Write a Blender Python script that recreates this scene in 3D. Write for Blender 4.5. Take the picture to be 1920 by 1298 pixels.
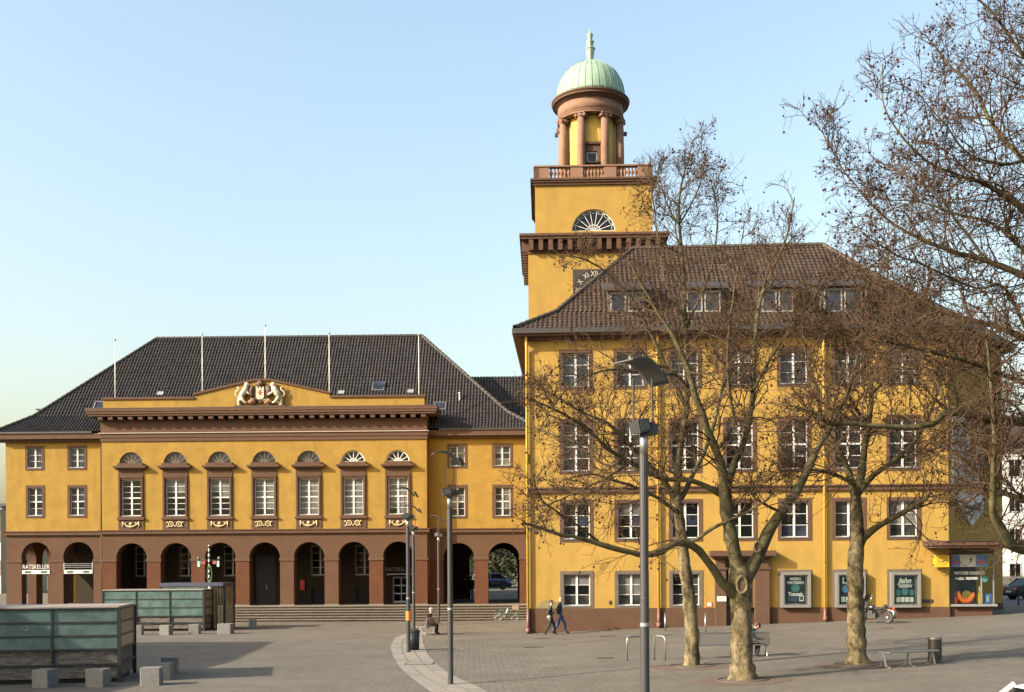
import bpy, bmesh, math, random
import numpy as np
from mathutils import Vector, Matrix
random.seed(7); np.random.seed(7)
for o in list(bpy.data.objects): bpy.data.objects.remove(o)
scene = bpy.context.scene
COL = scene.collection
PI = math.pi; R = math.radians

# ------------------------------------------------------------ camera, sky, sun, exposure
CAMZ = 3.2; F = 2080.0; HOR = 1070.0; ROLL = 0.006
cam_d = bpy.data.cameras.new('camera'); cam = bpy.data.objects.new('camera', cam_d); COL.objects.link(cam)
cam.location = (0, 0, CAMZ); cam.rotation_euler = (PI/2, ROLL, 0)
cam_d.sensor_width = 36; cam_d.lens = 36*F/1920; cam_d.shift_y = (HOR-649)/1920
cam_d.clip_start = 0.1; cam_d.clip_end = 3000
scene.camera = cam
SUN_EL = R(26.5); SUN_AZ = R(25)          # light travels towards +X, turned 25 deg towards +Y
world = bpy.data.worlds.new('World'); scene.world = world; world.use_nodes = True
wn = world.node_tree.nodes; wl = world.node_tree.links
bg = wn['Background']; sky = wn.new('ShaderNodeTexSky'); sky.sky_type = 'NISHITA'; sky.sun_disc = False
sky.sun_elevation = SUN_EL; sky.sun_rotation = R(270) - SUN_AZ
sky.air_density = 1.5; sky.dust_density = 5.0; sky.ozone_density = 1.0; sky.altitude = 100
wl.new(sky.outputs[0], bg.inputs[0]); bg.inputs[1].default_value = 0.15
sd = bpy.data.lights.new('sun', 'SUN'); sun = bpy.data.objects.new('sun', sd); COL.objects.link(sun)
sd.energy = 5.0; sd.angle = R(0.5); sd.color = (1.0, 0.90, 0.74)
ldir = Vector((math.cos(SUN_EL)*math.cos(SUN_AZ), math.cos(SUN_EL)*math.sin(SUN_AZ), -math.sin(SUN_EL)))
sun.rotation_euler = ldir.to_track_quat('-Z', 'Y').to_euler(); sun.location = (-60, -30, 60)
vs = scene.view_settings; vs.view_transform = 'Standard'; vs.look = 'None'; vs.exposure = 1.2; vs.gamma = 1
try: vs.use_curve_mapping = False
except Exception: pass

# ------------------------------------------------------------ measuring helpers
def unroll(px, py):
    u = px-960; v = HOR-py
    return (u*math.cos(ROLL)+v*math.sin(ROLL), -u*math.sin(ROLL)+v*math.cos(ROLL))
def W(px, py, Y):
    u, v = unroll(px, py); return Vector((u/F*Y, Y, CAMZ+v/F*Y))
def gz(X, Y):
    t = min(max((X+2.0)/6, 0), 1); s = t*t*(3-2*t)
    z = 0.035*min(max(X+2, 0), 30)*(0.4+0.6*s)
    q = min(max((Y-89)/4, 0), 1); return z + 1.4*q*q*(3-2*q)
def G(px, py):                      # pixel -> point on the ground
    Y = 30.0
    for _ in range(60):
        p = W(px, py, Y); g = gz(p.x, p.y); v = unroll(px, py)[1]
        Y += (0.5*((CAMZ-g)*F/max(-v, 5) - Y))
    p = W(px, py, Y); p.z = gz(p.x, p.y); return p

# ------------------------------------------------------------ materials
MATS = {}
def nodes(name):
    m = bpy.data.materials.new(name); m.use_nodes = True; nt = m.node_tree
    return m, nt, nt.nodes['Principled BSDF']
def mat(name, col, rough=0.7, metal=0.0, var=0.0, vscale=3.0, bump=0.0, bscale=60.0, spec=0.5, dirt=None, dirt_amt=0.0, streak=False, coat=0.0):
    if name in MATS: return MATS[name]
    m, nt, b = nodes(name); N = nt.nodes; L = nt.links
    b.inputs['Base Color'].default_value = (*col, 1); b.inputs['Roughness'].default_value = rough
    b.inputs['Metallic'].default_value = metal; b.inputs['Specular IOR Level'].default_value = spec
    b.inputs['Coat Weight'].default_value = coat
    geo = N.new('ShaderNodeNewGeometry'); src = geo.outputs['Position']
    colour = None
    if var > 0:
        n1 = N.new('ShaderNodeTexNoise'); n1.inputs['Scale'].default_value = vscale; n1.inputs['Detail'].default_value = 6; n1.inputs['Roughness'].default_value = 0.65
        L.new(src, n1.inputs['Vector'])
        mr = N.new('ShaderNodeMapRange'); mr.inputs[1].default_value = 0.3; mr.inputs[2].default_value = 0.7
        mr.inputs[3].default_value = 1-var; mr.inputs[4].default_value = 1+var; L.new(n1.outputs[0], mr.inputs[0])
        mx = N.new('ShaderNodeMix'); mx.data_type = 'RGBA'; mx.blend_type = 'MULTIPLY'; mx.inputs[0].default_value = 1
        mx.inputs[6].default_value = (*col, 1); L.new(mr.outputs[0], mx.inputs[7]); colour = mx.outputs[2]
    if dirt is not None:
        n2 = N.new('ShaderNodeTexNoise'); n2.inputs['Detail'].default_value = 8; n2.inputs['Scale'].default_value = 0.9; n2.inputs['Roughness'].default_value = 0.7
        mp = N.new('ShaderNodeMapping'); mp.inputs['Scale'].default_value = (1.6, 1.6, 0.35) if streak else (1, 1, 1)
        L.new(src, mp.inputs[0]); L.new(mp.outputs[0], n2.inputs['Vector'])
        m2 = N.new('ShaderNodeMapRange'); m2.inputs[1].default_value = 0.52; m2.inputs[2].default_value = 0.75; m2.inputs[3].default_value = 0; m2.inputs[4].default_value = dirt_amt
        L.new(n2.outputs[0], m2.inputs[0])
        mx2 = N.new('ShaderNodeMix'); mx2.data_type = 'RGBA'; L.new(m2.outputs[0], mx2.inputs[0])
        if colour is not None: L.new(colour, mx2.inputs[6])
        else: mx2.inputs[6].default_value = (*col, 1)
        mx2.inputs[7].default_value = (*dirt, 1); colour = mx2.outputs[2]
    if streak and colour is not None:
        n4 = N.new('ShaderNodeTexNoise'); n4.inputs['Scale'].default_value = 1.0; n4.inputs['Detail'].default_value = 5; mp4 = N.new('ShaderNodeMapping'); mp4.inputs['Scale'].default_value = (2.2, 2.2, .3); L.new(src, mp4.inputs[0]); L.new(mp4.outputs[0], n4.inputs['Vector'])
        m4 = N.new('ShaderNodeMapRange'); m4.inputs[1].default_value = .35; m4.inputs[2].default_value = .7; m4.inputs[3].default_value = 1.02; m4.inputs[4].default_value = .95; L.new(n4.outputs[0], m4.inputs[0])
        mx4 = N.new('ShaderNodeMix'); mx4.data_type = 'RGBA'; mx4.blend_type = 'MULTIPLY'; mx4.inputs[0].default_value = 1; L.new(colour, mx4.inputs[6]); L.new(m4.outputs[0], mx4.inputs[7]); colour = mx4.outputs[2]
    if colour is not None: L.new(colour, b.inputs['Base Color'])
    if bump > 0:
        n3 = N.new('ShaderNodeTexNoise'); n3.inputs['Scale'].default_value = bscale; n3.inputs['Detail'].default_value = 4; L.new(src, n3.inputs['Vector'])
        bp = N.new('ShaderNodeBump'); bp.inputs['Strength'].default_value = bump; bp.inputs['Distance'].default_value = 0.02
        L.new(n3.outputs[0], bp.inputs['Height']); L.new(bp.outputs[0], b.inputs['Normal'])
    MATS[name] = m; return m

M_yel  = mat('yellow_stucco', (0.245, 0.150, 0.033), 0.9, var=0.14, vscale=1.3, bump=0.35, bscale=14, spec=0.2, dirt=(0.15, 0.098, 0.026), dirt_amt=0.75, streak=True)
M_yel3 = mat('yellow_stucco_tower', (0.285, 0.180, 0.044), 0.9, var=0.10, vscale=1.3, bump=0.35, bscale=14, spec=0.2, dirt=(0.19, 0.115, 0.035), dirt_amt=0.45, streak=True)
M_yel2 = mat('yellow_stucco_office', (0.300, 0.188, 0.046), 0.9, var=0.08, vscale=1.3, bump=0.35, bscale=14, spec=0.2, dirt=(0.21, 0.135, 0.035), dirt_amt=0.7, streak=True)
M_brn  = mat('brown_render', (0.080, 0.044, 0.027), 0.9, var=0.12, vscale=1.6, bump=0.3, bscale=18, spec=0.2, dirt=(0.095, 0.060, 0.043), dirt_amt=0.5)
M_trim = mat('brown_trim', (0.084, 0.047, 0.031), 0.85, var=0.12, vscale=4, bump=0.15, bscale=20, spec=0.2, dirt=(0.05, 0.032, 0.026), dirt_amt=0.4, streak=True)
M_red  = mat('red_brown_pier', (0.080, 0.033, 0.017), 0.9, var=0.15, vscale=2, bump=0.25, spec=0.2)
M_lan  = mat('lantern_stone', (0.185, 0.108, 0.075), 0.85, var=0.1, vscale=3, bump=0.15, spec=0.2, dirt=(0.12, 0.07, 0.05), dirt_amt=0.5, streak=True)
M_dark = mat('dark_void', (0.012, 0.012, 0.014), 0.9)
M_white = mat('white_sash', (0.50, 0.49, 0.46), 0.5, var=0.06, vscale=8)
M_cream = mat('cream_stone', (0.36, 0.33, 0.25), 0.7, var=0.15, vscale=6)
M_gold = mat('gilt_relief', (0.37, 0.30, 0.16), 0.5, var=0.15, vscale=9)
M_steel = mat('galvanised_steel', (0.30, 0.30, 0.295), 0.42, 0.85, var=0.12, vscale=6)
M_pole = mat('grey_lamp_paint', (0.024, 0.023, 0.025), 0.5, 0.0, var=0.15, vscale=4)
M_ltgrey = mat('light_grey_metal', (0.24, 0.245, 0.245), 0.45, 0.3, var=0.08, vscale=5)
M_black = mat('black_metal', (0.015, 0.018, 0.022), 0.5, 0.2)
M_rubber = mat('rubber', (0.02, 0.02, 0.02), 0.8)
M_chrome = mat('chrome', (0.75, 0.75, 0.76), 0.15, 1.0)
M_stone = mat('granite_block', (0.135, 0.132, 0.125), 0.85, var=0.2, vscale=9, bump=0.3, bscale=50)
M_step = mat('granite_step', (0.135, 0.115, 0.092), 0.85, var=0.16, vscale=4, bump=0.2, bscale=40, dirt=(0.075, 0.063, 0.052), dirt_amt=0.5)
M_copper = mat('green_copper', (0.20, 0.30, 0.215), 0.6, 0.0, var=0.14, vscale=2.5, dirt=(0.31, 0.41, 0.29), dirt_amt=0.6, streak=True)
M_copper2 = mat('dark_copper_seam', (0.09, 0.16, 0.12), 0.6)
M_gutter = mat('zinc_gutter', (0.045, 0.038, 0.036), 0.55, 0.3, var=0.15)
M_ypipe = mat('yellow_pipe', (0.50, 0.30, 0.045), 0.5, var=0.08, vscale=5)
M_bpipe = mat('brown_pipe', (0.13, 0.05, 0.035), 0.5, var=0.15)
M_redp = mat('red_paint', (0.55, 0.05, 0.02), 0.45)
M_orange = mat('orange_paint', (0.75, 0.16, 0.03), 0.5)
M_soil = mat('pit_soil', (0.075, 0.05, 0.032), 0.95, var=0.35, vscale=9, bump=0.6, bscale=30)
M_cover = mat('iron_cover', (0.07, 0.06, 0.055), 0.7, 0.4, var=0.2, vscale=20)
M_ysign = mat('yellow_sign', (0.50, 0.31, 0.015), 0.4)
M_blue = mat('blue_poster', (0.085, 0.19, 0.42), 0.45)
M_pwhite = mat('poster_white', (0.46, 0.46, 0.43), 0.5)
M_navy = mat('navy_paint', (0.02, 0.03, 0.07), 0.25, 0.3, coat=0.6)
M_cwhite = mat('white_car_paint', (0.55, 0.55, 0.54), 0.3, coat=0.6)
M_teal = mat('teal_print', (0.045, 0.16, 0.155), 0.5)
M_olive = mat('olive_disc', (0.24, 0.19, 0.03), 0.6)
M_flag = mat('white_pole', (0.55, 0.54, 0.5), 0.45)
M_pale = mat('pale_render', (0.5, 0.47, 0.4), 0.9, var=0.06, vscale=1)
M_beige = mat('beige_render', (0.34, 0.26, 0.17), 0.9, var=0.08, vscale=1)
M_arcw = mat('arcade_wall_shade', (0.025, 0.016, 0.006), 0.9, var=0.15, vscale=1.5)  # yellow wall painted dark, the arcade shade is in the colour
M_relief = mat('grey_relief_stone', (0.48, 0.47, 0.44), 0.9, var=0.2, vscale=5, bump=0.3, bscale=20)
M_rline = mat('dark_line_paint', (0.06, 0.07, 0.085), 0.9)  # dark tone for the relief lines and small prints

def glass(name, col, rough=0.06, var=0.0):
    m, nt, b = nodes(name); N = nt.nodes; L = nt.links
    b.inputs['Base Color'].default_value = (*col, 1); b.inputs['Roughness'].default_value = rough; b.inputs['Specular IOR Level'].default_value = 0.32
    geo = N.new('ShaderNodeNewGeometry')
    n = N.new('ShaderNodeTexNoise'); n.inputs['Scale'].default_value = 1.3; n.inputs['Detail'].default_value = 2; L.new(geo.outputs['Position'], n.inputs['Vector'])
    bp = N.new('ShaderNodeBump'); bp.inputs['Strength'].default_value = 0.12; bp.inputs['Distance'].default_value = 0.05; L.new(n.outputs[0], bp.inputs['Height']); L.new(bp.outputs[0], b.inputs['Normal'])
    if var:
        n2 = N.new('ShaderNodeTexNoise'); n2.inputs['Scale'].default_value = 2.2; n2.inputs['Detail'].default_value = 3; L.new(geo.outputs['Position'], n2.inputs['Vector'])
        mr = N.new('ShaderNodeMapRange'); mr.inputs[1].default_value = .35; mr.inputs[2].default_value = .65; mr.inputs[3].default_value = 1-var; mr.inputs[4].default_value = 1+var; L.new(n2.outputs[0], mr.inputs[0])
        mx = N.new('ShaderNodeMix'); mx.data_type = 'RGBA'; mx.blend_type = 'MULTIPLY'; mx.inputs[0].default_value = 1; mx.inputs[6].default_value = (*col, 1); L.new(mr.outputs[0], mx.inputs[7]); L.new(mx.outputs[2], b.inputs['Base Color'])
    MATS[name] = m; return m
G_dark = glass('window_glass', (0.005, 0.006, 0.007)); G_blue = glass('window_glass_blue', (0.022, 0.028, 0.042), var=0.5)
G_grey = glass('curtained_glass', (0.105, 0.103, 0.097), 0.15, var=0.25); G_mid = glass('half_curtained_glass', (0.028, 0.029, 0.029), 0.1, var=0.5)
G_teal = glass('kiosk_glass', (0.072, 0.112, 0.106), 0.12, var=0.2); G_warmlit = glass('kiosk_end_glass', (0.13, 0.115, 0.075), 0.25, var=0.2)  # end panes tinted warm, light seen through them put into the colour
def clear_glass():
    m, nt, b = nodes('shop_glass'); b.inputs['Base Color'].default_value = (0.85, 0.92, 0.9, 1); b.inputs['Roughness'].default_value = 0.02
    b.inputs['Transmission Weight'].default_value = 1.0; b.inputs['IOR'].default_value = 1.02
    return m
G_clear = clear_glass()

def tile_mat(name, c1, c2, c3):
    m, nt, b = nodes(name); N = nt.nodes; L = nt.links
    geo = N.new('ShaderNodeNewGeometry'); v = N.new('ShaderNodeTexVoronoi'); v.inputs['Scale'].default_value = 3.6; L.new(geo.outputs['Position'], v.inputs['Vector'])
    n = N.new('ShaderNodeTexNoise'); n.inputs['Scale'].default_value = 0.7; n.inputs['Detail'].default_value = 5; L.new(geo.outputs['Position'], n.inputs['Vector'])
    mx = N.new('ShaderNodeMix'); mx.data_type = 'RGBA'; mx.inputs[6].default_value = (*c1, 1); mx.inputs[7].default_value = (*c2, 1); L.new(v.outputs['Color'], mx.inputs[0])
    mr = N.new('ShaderNodeMapRange'); mr.inputs[1].default_value = .5; mr.inputs[2].default_value = .7; L.new(n.outputs[0], mr.inputs[0])
    m2 = N.new('ShaderNodeMix'); m2.data_type = 'RGBA'; L.new(mr.outputs[0], m2.inputs[0]); L.new(mx.outputs[2], m2.inputs[6]); m2.inputs[7].default_value = (*c3, 1)
    L.new(m2.outputs[2], b.inputs['Base Color']); b.inputs['Roughness'].default_value = 0.75; b.inputs['Specular IOR Level'].default_value = 0.25
    return m
M_tile = tile_mat('dark_roof_tiles', (0.012, 0.011, 0.011), (0.032, 0.029, 0.029), (0.024, 0.022, 0.019))
M_tile2 = tile_mat('red_brown_roof_tiles', (0.022, 0.015, 0.011), (0.056, 0.033, 0.024), (0.042, 0.032, 0.021))
M_ridge = mat('ridge_tile', (0.03, 0.026, 0.024), 0.8, var=0.2, vscale=4); M_ridge2 = mat('ridge_tile_brown', (0.05, 0.036, 0.025), 0.8, var=0.25, vscale=4)

def masonry_mat():
    m, nt, b = nodes('kiosk_masonry'); N = nt.nodes; L = nt.links
    tc = N.new('ShaderNodeTexCoord'); sp = N.new('ShaderNodeSeparateXYZ'); L.new(tc.outputs['Object'], sp.inputs[0])
    ad = N.new('ShaderNodeMath'); L.new(sp.outputs[0], ad.inputs[0]); L.new(sp.outputs[1], ad.inputs[1])
    cb = N.new('ShaderNodeCombineXYZ'); L.new(ad.outputs[0], cb.inputs[0]); L.new(sp.outputs[2], cb.inputs[1])
    br = N.new('ShaderNodeTexBrick'); L.new(cb.outputs[0], br.inputs['Vector']); br.inputs['Scale'].default_value = 1; br.inputs['Brick Width'].default_value = 0.19; br.inputs['Row Height'].default_value = 0.055
    br.inputs['Mortar Size'].default_value = 0.008; br.inputs['Color1'].default_value = (.09, .08, .072, 1); br.inputs['Color2'].default_value = (.20, .18, .155, 1); br.inputs['Mortar'].default_value = (.05, .045, .04, 1); br.inputs['Bias'].default_value = -0.2
    L.new(br.outputs[0], b.inputs['Base Color']); b.inputs['Roughness'].default_value = .9
    bp = N.new('ShaderNodeBump'); bp.inputs['Strength'].default_value = .8; bp.inputs['Distance'].default_value = .03; bp.invert = True; L.new(br.outputs['Fac'], bp.inputs['Height']); L.new(bp.outputs[0], b.inputs['Normal'])
    return m
M_masonry = masonry_mat()

def plaza_mat():
    m, nt, b = nodes('plaza_paving'); N = nt.nodes; L = nt.links
    geo = N.new('ShaderNodeNewGeometry'); mp = N.new('ShaderNodeMapping'); mp.inputs['Rotation'].default_value = (0, 0, R(88)); L.new(geo.outputs['Position'], mp.inputs[0])
    br = N.new('ShaderNodeTexBrick'); L.new(mp.outputs[0], br.inputs['Vector']); br.inputs['Scale'].default_value = 1; br.inputs['Brick Width'].default_value = .32; br.inputs['Row Height'].default_value = .2; br.inputs['Mortar Size'].default_value = .009; br.offset = .37
    br.inputs['Color1'].default_value = (.090, .080, .064, 1); br.inputs['Color2'].default_value = (.108, .096, .077, 1); br.inputs['Mortar'].default_value = (.070, .062, .050, 1)
    n = N.new('ShaderNodeTexNoise'); n.inputs['Scale'].default_value = .35; n.inputs['Detail'].default_value = 9; n.inputs['Roughness'].default_value = .7; L.new(geo.outputs['Position'], n.inputs['Vector'])
    mr = N.new('ShaderNodeMapRange'); mr.inputs[1].default_value = .3; mr.inputs[2].default_value = .7; mr.inputs[3].default_value = .74; mr.inputs[4].default_value = 1.2; L.new(n.outputs[0], mr.inputs[0])
    mx = N.new('ShaderNodeMix'); mx.data_type = 'RGBA'; mx.blend_type = 'MULTIPLY'; mx.inputs[0].default_value = 1; L.new(br.outputs[0], mx.inputs[6]); L.new(mr.outputs[0], mx.inputs[7])
    v = N.new('ShaderNodeTexVoronoi'); v.inputs['Scale'].default_value = 1.1; L.new(geo.outputs['Position'], v.inputs['Vector'])
    m3 = N.new('ShaderNodeMapRange'); m3.inputs[1].default_value = .03; m3.inputs[2].default_value = .07; m3.inputs[3].default_value = .72; m3.inputs[4].default_value = 1; L.new(v.outputs['Distance'], m3.inputs[0])
    mx2 = N.new('ShaderNodeMix'); mx2.data_type = 'RGBA'; mx2.blend_type = 'MULTIPLY'; mx2.inputs[0].default_value = 1; L.new(mx.outputs[2], mx2.inputs[6]); L.new(m3.outputs[0], mx2.inputs[7])
    L.new(mx2.outputs[2], b.inputs['Base Color']); b.inputs['Roughness'].default_value = .85; b.inputs['Specular IOR Level'].default_value = .3
    bp = N.new('ShaderNodeBump'); bp.inputs['Strength'].default_value = .4; bp.inputs['Distance'].default_value = .01; bp.invert = True; L.new(br.outputs['Fac'], bp.inputs['Height']); L.new(bp.outputs[0], b.inputs['Normal'])
    return m
M_plaza = plaza_mat()
M_asph = mat('asphalt', (0.06, 0.06, 0.062), 0.9, var=0.2, vscale=3, bump=0.3, bscale=80)
M_slab = [mat('band_slab_%s' % c, col, 0.85, var=0.14, vscale=5, bump=0.15, bscale=60) for c, col in (('light', (.155, .142, .121)), ('mid', (.138, .126, .107)), ('warm', (.167, .15, .125)))]

def bark_mat():
    m, nt, b = nodes('plane_tree_bark'); N = nt.nodes; L = nt.links
    geo = N.new('ShaderNodeNewGeometry'); mp = N.new('ShaderNodeMapping'); mp.inputs['Scale'].default_value = (1, 1, .55); L.new(geo.outputs['Position'], mp.inputs[0])
    n1 = N.new('ShaderNodeTexNoise'); n1.inputs['Scale'].default_value = 4.2; n1.inputs['Detail'].default_value = 8; n1.inputs['Roughness'].default_value = .7; L.new(mp.outputs[0], n1.inputs['Vector'])
    cr = N.new('ShaderNodeValToRGB'); e = cr.color_ramp.elements; e[0].position = .3; e[0].color = (.022, .018, .011, 1); e[1].position = .78; e[1].color = (.27, .225, .12, 1)
    for p, c in ((.42, (.05, .042, .022)), (.5, (.105, .085, .046)), (.6, (.17, .135, .078))):
        k = e.new(p); k.color = (*c, 1)
    cr.color_ramp.interpolation = 'LINEAR'; L.new(n1.outputs[0], cr.inputs[0])
    n2 = N.new('ShaderNodeTexNoise'); n2.inputs['Scale'].default_value = 28; n2.inputs['Detail'].default_value = 4; L.new(geo.outputs['Position'], n2.inputs['Vector'])
    mr = N.new('ShaderNodeMapRange'); mr.inputs[1].default_value = .3; mr.inputs[2].default_value = .7; mr.inputs[3].default_value = .65; mr.inputs[4].default_value = 1.3; L.new(n2.outputs[0], mr.inputs[0])
    mx = N.new('ShaderNodeMix'); mx.data_type = 'RGBA'; mx.blend_type = 'MULTIPLY'; mx.inputs[0].default_value = 1; L.new(cr.outputs[0], mx.inputs[6]); L.new(mr.outputs[0], mx.inputs[7])
    L.new(mx.outputs[2], b.inputs['Base Color']); b.inputs['Roughness'].default_value = .9; b.inputs['Specular IOR Level'].default_value = .2
    bp = N.new('ShaderNodeBump'); bp.inputs['Strength'].default_value = .7; bp.inputs['Distance'].default_value = .03; L.new(n1.outputs[0], bp.inputs['Height']); L.new(bp.outputs[0], b.inputs['Normal'])
    return m
M_bark = bark_mat()
M_limb = mat('limb_bark', (0.062, 0.054, 0.026), 0.9, var=0.55, vscale=3.5, bump=0.4, bscale=20, spec=0.2, dirt=(0.17, 0.15, 0.085), dirt_amt=0.7)
M_twig = mat('twig_bark', (0.062, 0.039, 0.022), 0.9, var=0.35, vscale=2.5, spec=0.2)
M_ball = mat('seed_ball', (0.045, 0.020, 0.013), 0.95, var=0.3, vscale=5, spec=0.1)

# ------------------------------------------------------------ mesh builder
class MB:
    def __init__(s): s.v = []; s.f = []; s.m = []; s.mi = 0
    def add(s, vs, fs):
        o = len(s.v); s.v += [tuple(p) for p in vs]; s.f += [tuple(i+o for i in f) for f in fs]; s.m += [s.mi]*len(fs); return s
    def quad(s, a, b, c, d): return s.add([a, b, c, d], [(0, 1, 2, 3)])
    def box(s, x0, x1, y0, y1, z0, z1):
        v = [(x, y, z) for z in (z0, z1) for y in (y0, y1) for x in (x0, x1)]
        return s.add(v, [(0, 2, 3, 1), (4, 5, 7, 6), (0, 1, 5, 4), (2, 6, 7, 3), (0, 4, 6, 2), (1, 3, 7, 5)])
    def prism(s, poly, y0, y1):          # polygon in x,z (ccw seen from -y) extruded along y
        n = len(poly); v = [(x, y0, z) for x, z in poly]+[(x, y1, z) for x, z in poly]
        f = [tuple(range(n)), tuple(range(2*n-1, n-1, -1))]+[(i, i+n, (i+1) % n+n, (i+1) % n) for i in range(n)]
        return s.add(v, f)
    def flat(s, poly, z0, z1):           # polygon in x,y extruded along z
        n = len(poly); v = [(x, y, z0) for x, y in poly]+[(x, y, z1) for x, y in poly]
        f = [tuple(range(n-1, -1, -1)), tuple(range(n, 2*n))]+[(i, (i+1) % n, (i+1) % n+n, i+n) for i in range(n)]
        return s.add(v, f)
    def tube(s, pts, rad, k=8, cap=True):
        pts = [Vector(p) for p in pts]; n = len(pts)
        if not hasattr(rad, '__len__'): rad = [rad]*n
        vs = []; ref = None
        for i, p in enumerate(pts):
            t = (pts[min(i+1, n-1)]-pts[max(i-1, 0)]).normalized()
            if ref is None: ref = Vector((0, 0, 1)) if abs(t.z) < .9 else Vector((1, 0, 0))
            a = (ref - t*ref.dot(t)).normalized(); b = t.cross(a); ref = a
            vs += [p+(a*math.cos(2*PI*j/k)+b*math.sin(2*PI*j/k))*rad[i] for j in range(k)]
        fs = [(i*k+j, i*k+(j+1) % k, (i+1)*k+(j+1) % k, (i+1)*k+j) for i in range(n-1) for j in range(k)]
        if cap: fs += [tuple(range(k-1, -1, -1)), tuple(range((n-1)*k, n*k))]
        return s.add(vs, fs)
    def lathe(s, prof, k=24, c=(0, 0), cap=True):   # prof = (r,z) from bottom up
        vs = [(c[0]+r*math.cos(2*PI*j/k), c[1]+r*math.sin(2*PI*j/k), z) for r, z in prof for j in range(k)]; n = len(prof)
        fs = [(i*k+j, i*k+(j+1) % k, (i+1)*k+(j+1) % k, (i+1)*k+j) for i in range(n-1) for j in range(k)]
        if cap: fs += [tuple(range(k-1, -1, -1)), tuple(range((n-1)*k, n*k))]
        return s.add(vs, fs)
    def ball(s, c, r, k=8, sc=(1, 1, 1)):
        prof = [(max(1e-4, math.sin(PI*i/(k//2+1))), -math.cos(PI*i/(k//2+1))) for i in range(k//2+2)]
        o = len(s.v); s.lathe(prof, k, cap=False)
        for i in range(o, len(s.v)):
            p = s.v[i]; s.v[i] = (c[0]+p[0]*r*sc[0], c[1]+p[1]*r*sc[1], c[2]+p[2]*r*sc[2])
        return s
    def torus(s, c, R0, r, axis='y', k=20, kk=6):
        vs = []
        for i in range(k):
            a = 2*PI*i/k
            for j in range(kk):
                b = 2*PI*j/kk; q = R0+r*math.cos(b); x, y, z = q*math.cos(a), r*math.sin(b), q*math.sin(a)
                if axis == 'x': x, y = y, x
                if axis == 'z': y, z = z, y
                vs.append((c[0]+x, c[1]+y, c[2]+z))
        return s.add(vs, [(i*kk+j, i*kk+(j+1) % kk, ((i+1) % k)*kk+(j+1) % kk, ((i+1) % k)*kk+j) for i in range(k) for j in range(kk)])
    def mesh(s, name, mats, smooth=False):
        me = bpy.data.meshes.new(name); me.from_pydata(s.v, [], s.f); 
        for m in (mats if isinstance(mats, (list, tuple)) else [mats]): me.materials.append(m)
        if any(s.m): me.polygons.foreach_set('material_index', s.m)
        if smooth: me.polygons.foreach_set('use_smooth', [True]*len(s.f))
        me.update(); return me
    def build(s, name, mats, parent=None, smooth=False, loc=None, rot=None):
        return link(name, s.mesh(name, mats, smooth), parent, loc, rot)
def link(name, me, parent=None, loc=None, rot=None):
    o = bpy.data.objects.new(name, me); COL.objects.link(o)
    if parent is not None: o.parent = parent
    if loc is not None: o.location = loc
    if rot is not None: o.rotation_euler = rot
    return o
def tag(o, label, cat, group=None):
    o['label'] = label; o['category'] = cat
    if group: o['group'] = group
    return o
def struct(o): o['kind'] = 'structure'; return o
def stuff(o): o['kind'] = 'stuff'; return o
def thing(name, label, cat, loc=(0, 0, 0), rz=0, group=None):
    o = bpy.data.objects.new(name, None); COL.objects.link(o); o.location = loc; o.rotation_euler = (0, 0, rz); o.empty_display_size = .2
    return tag(o, label, cat, group)
def copy_tree(o, parent=None):
    c = o.copy(); COL.objects.link(c)
    if parent is not None: c.parent = parent
    for ch in o.children: copy_tree(ch, c)
    return c
def text(name, body, size, m, parent, loc, rot=(PI/2, 0, 0), align='CENTER', ext=0.004, shear=0.0, bold=0.0, sx=1.0):
    cu = bpy.data.curves.new(name, 'FONT'); cu.body = body; cu.size = size; cu.align_x = align; cu.align_y = 'CENTER'; cu.extrude = ext; cu.shear = shear; cu.offset = bold; cu.resolution_u = 3
    t = bpy.data.objects.new(name+'_tmp', cu); COL.objects.link(t); bpy.context.view_layer.update()
    me = bpy.data.meshes.new_from_object(t.evaluated_get(bpy.context.evaluated_depsgraph_get())); bpy.data.objects.remove(t)
    me.materials.clear(); me.materials.append(m); o = link(name, me, parent, loc, rot); o.scale = (sx, 1, 1); return o

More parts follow.
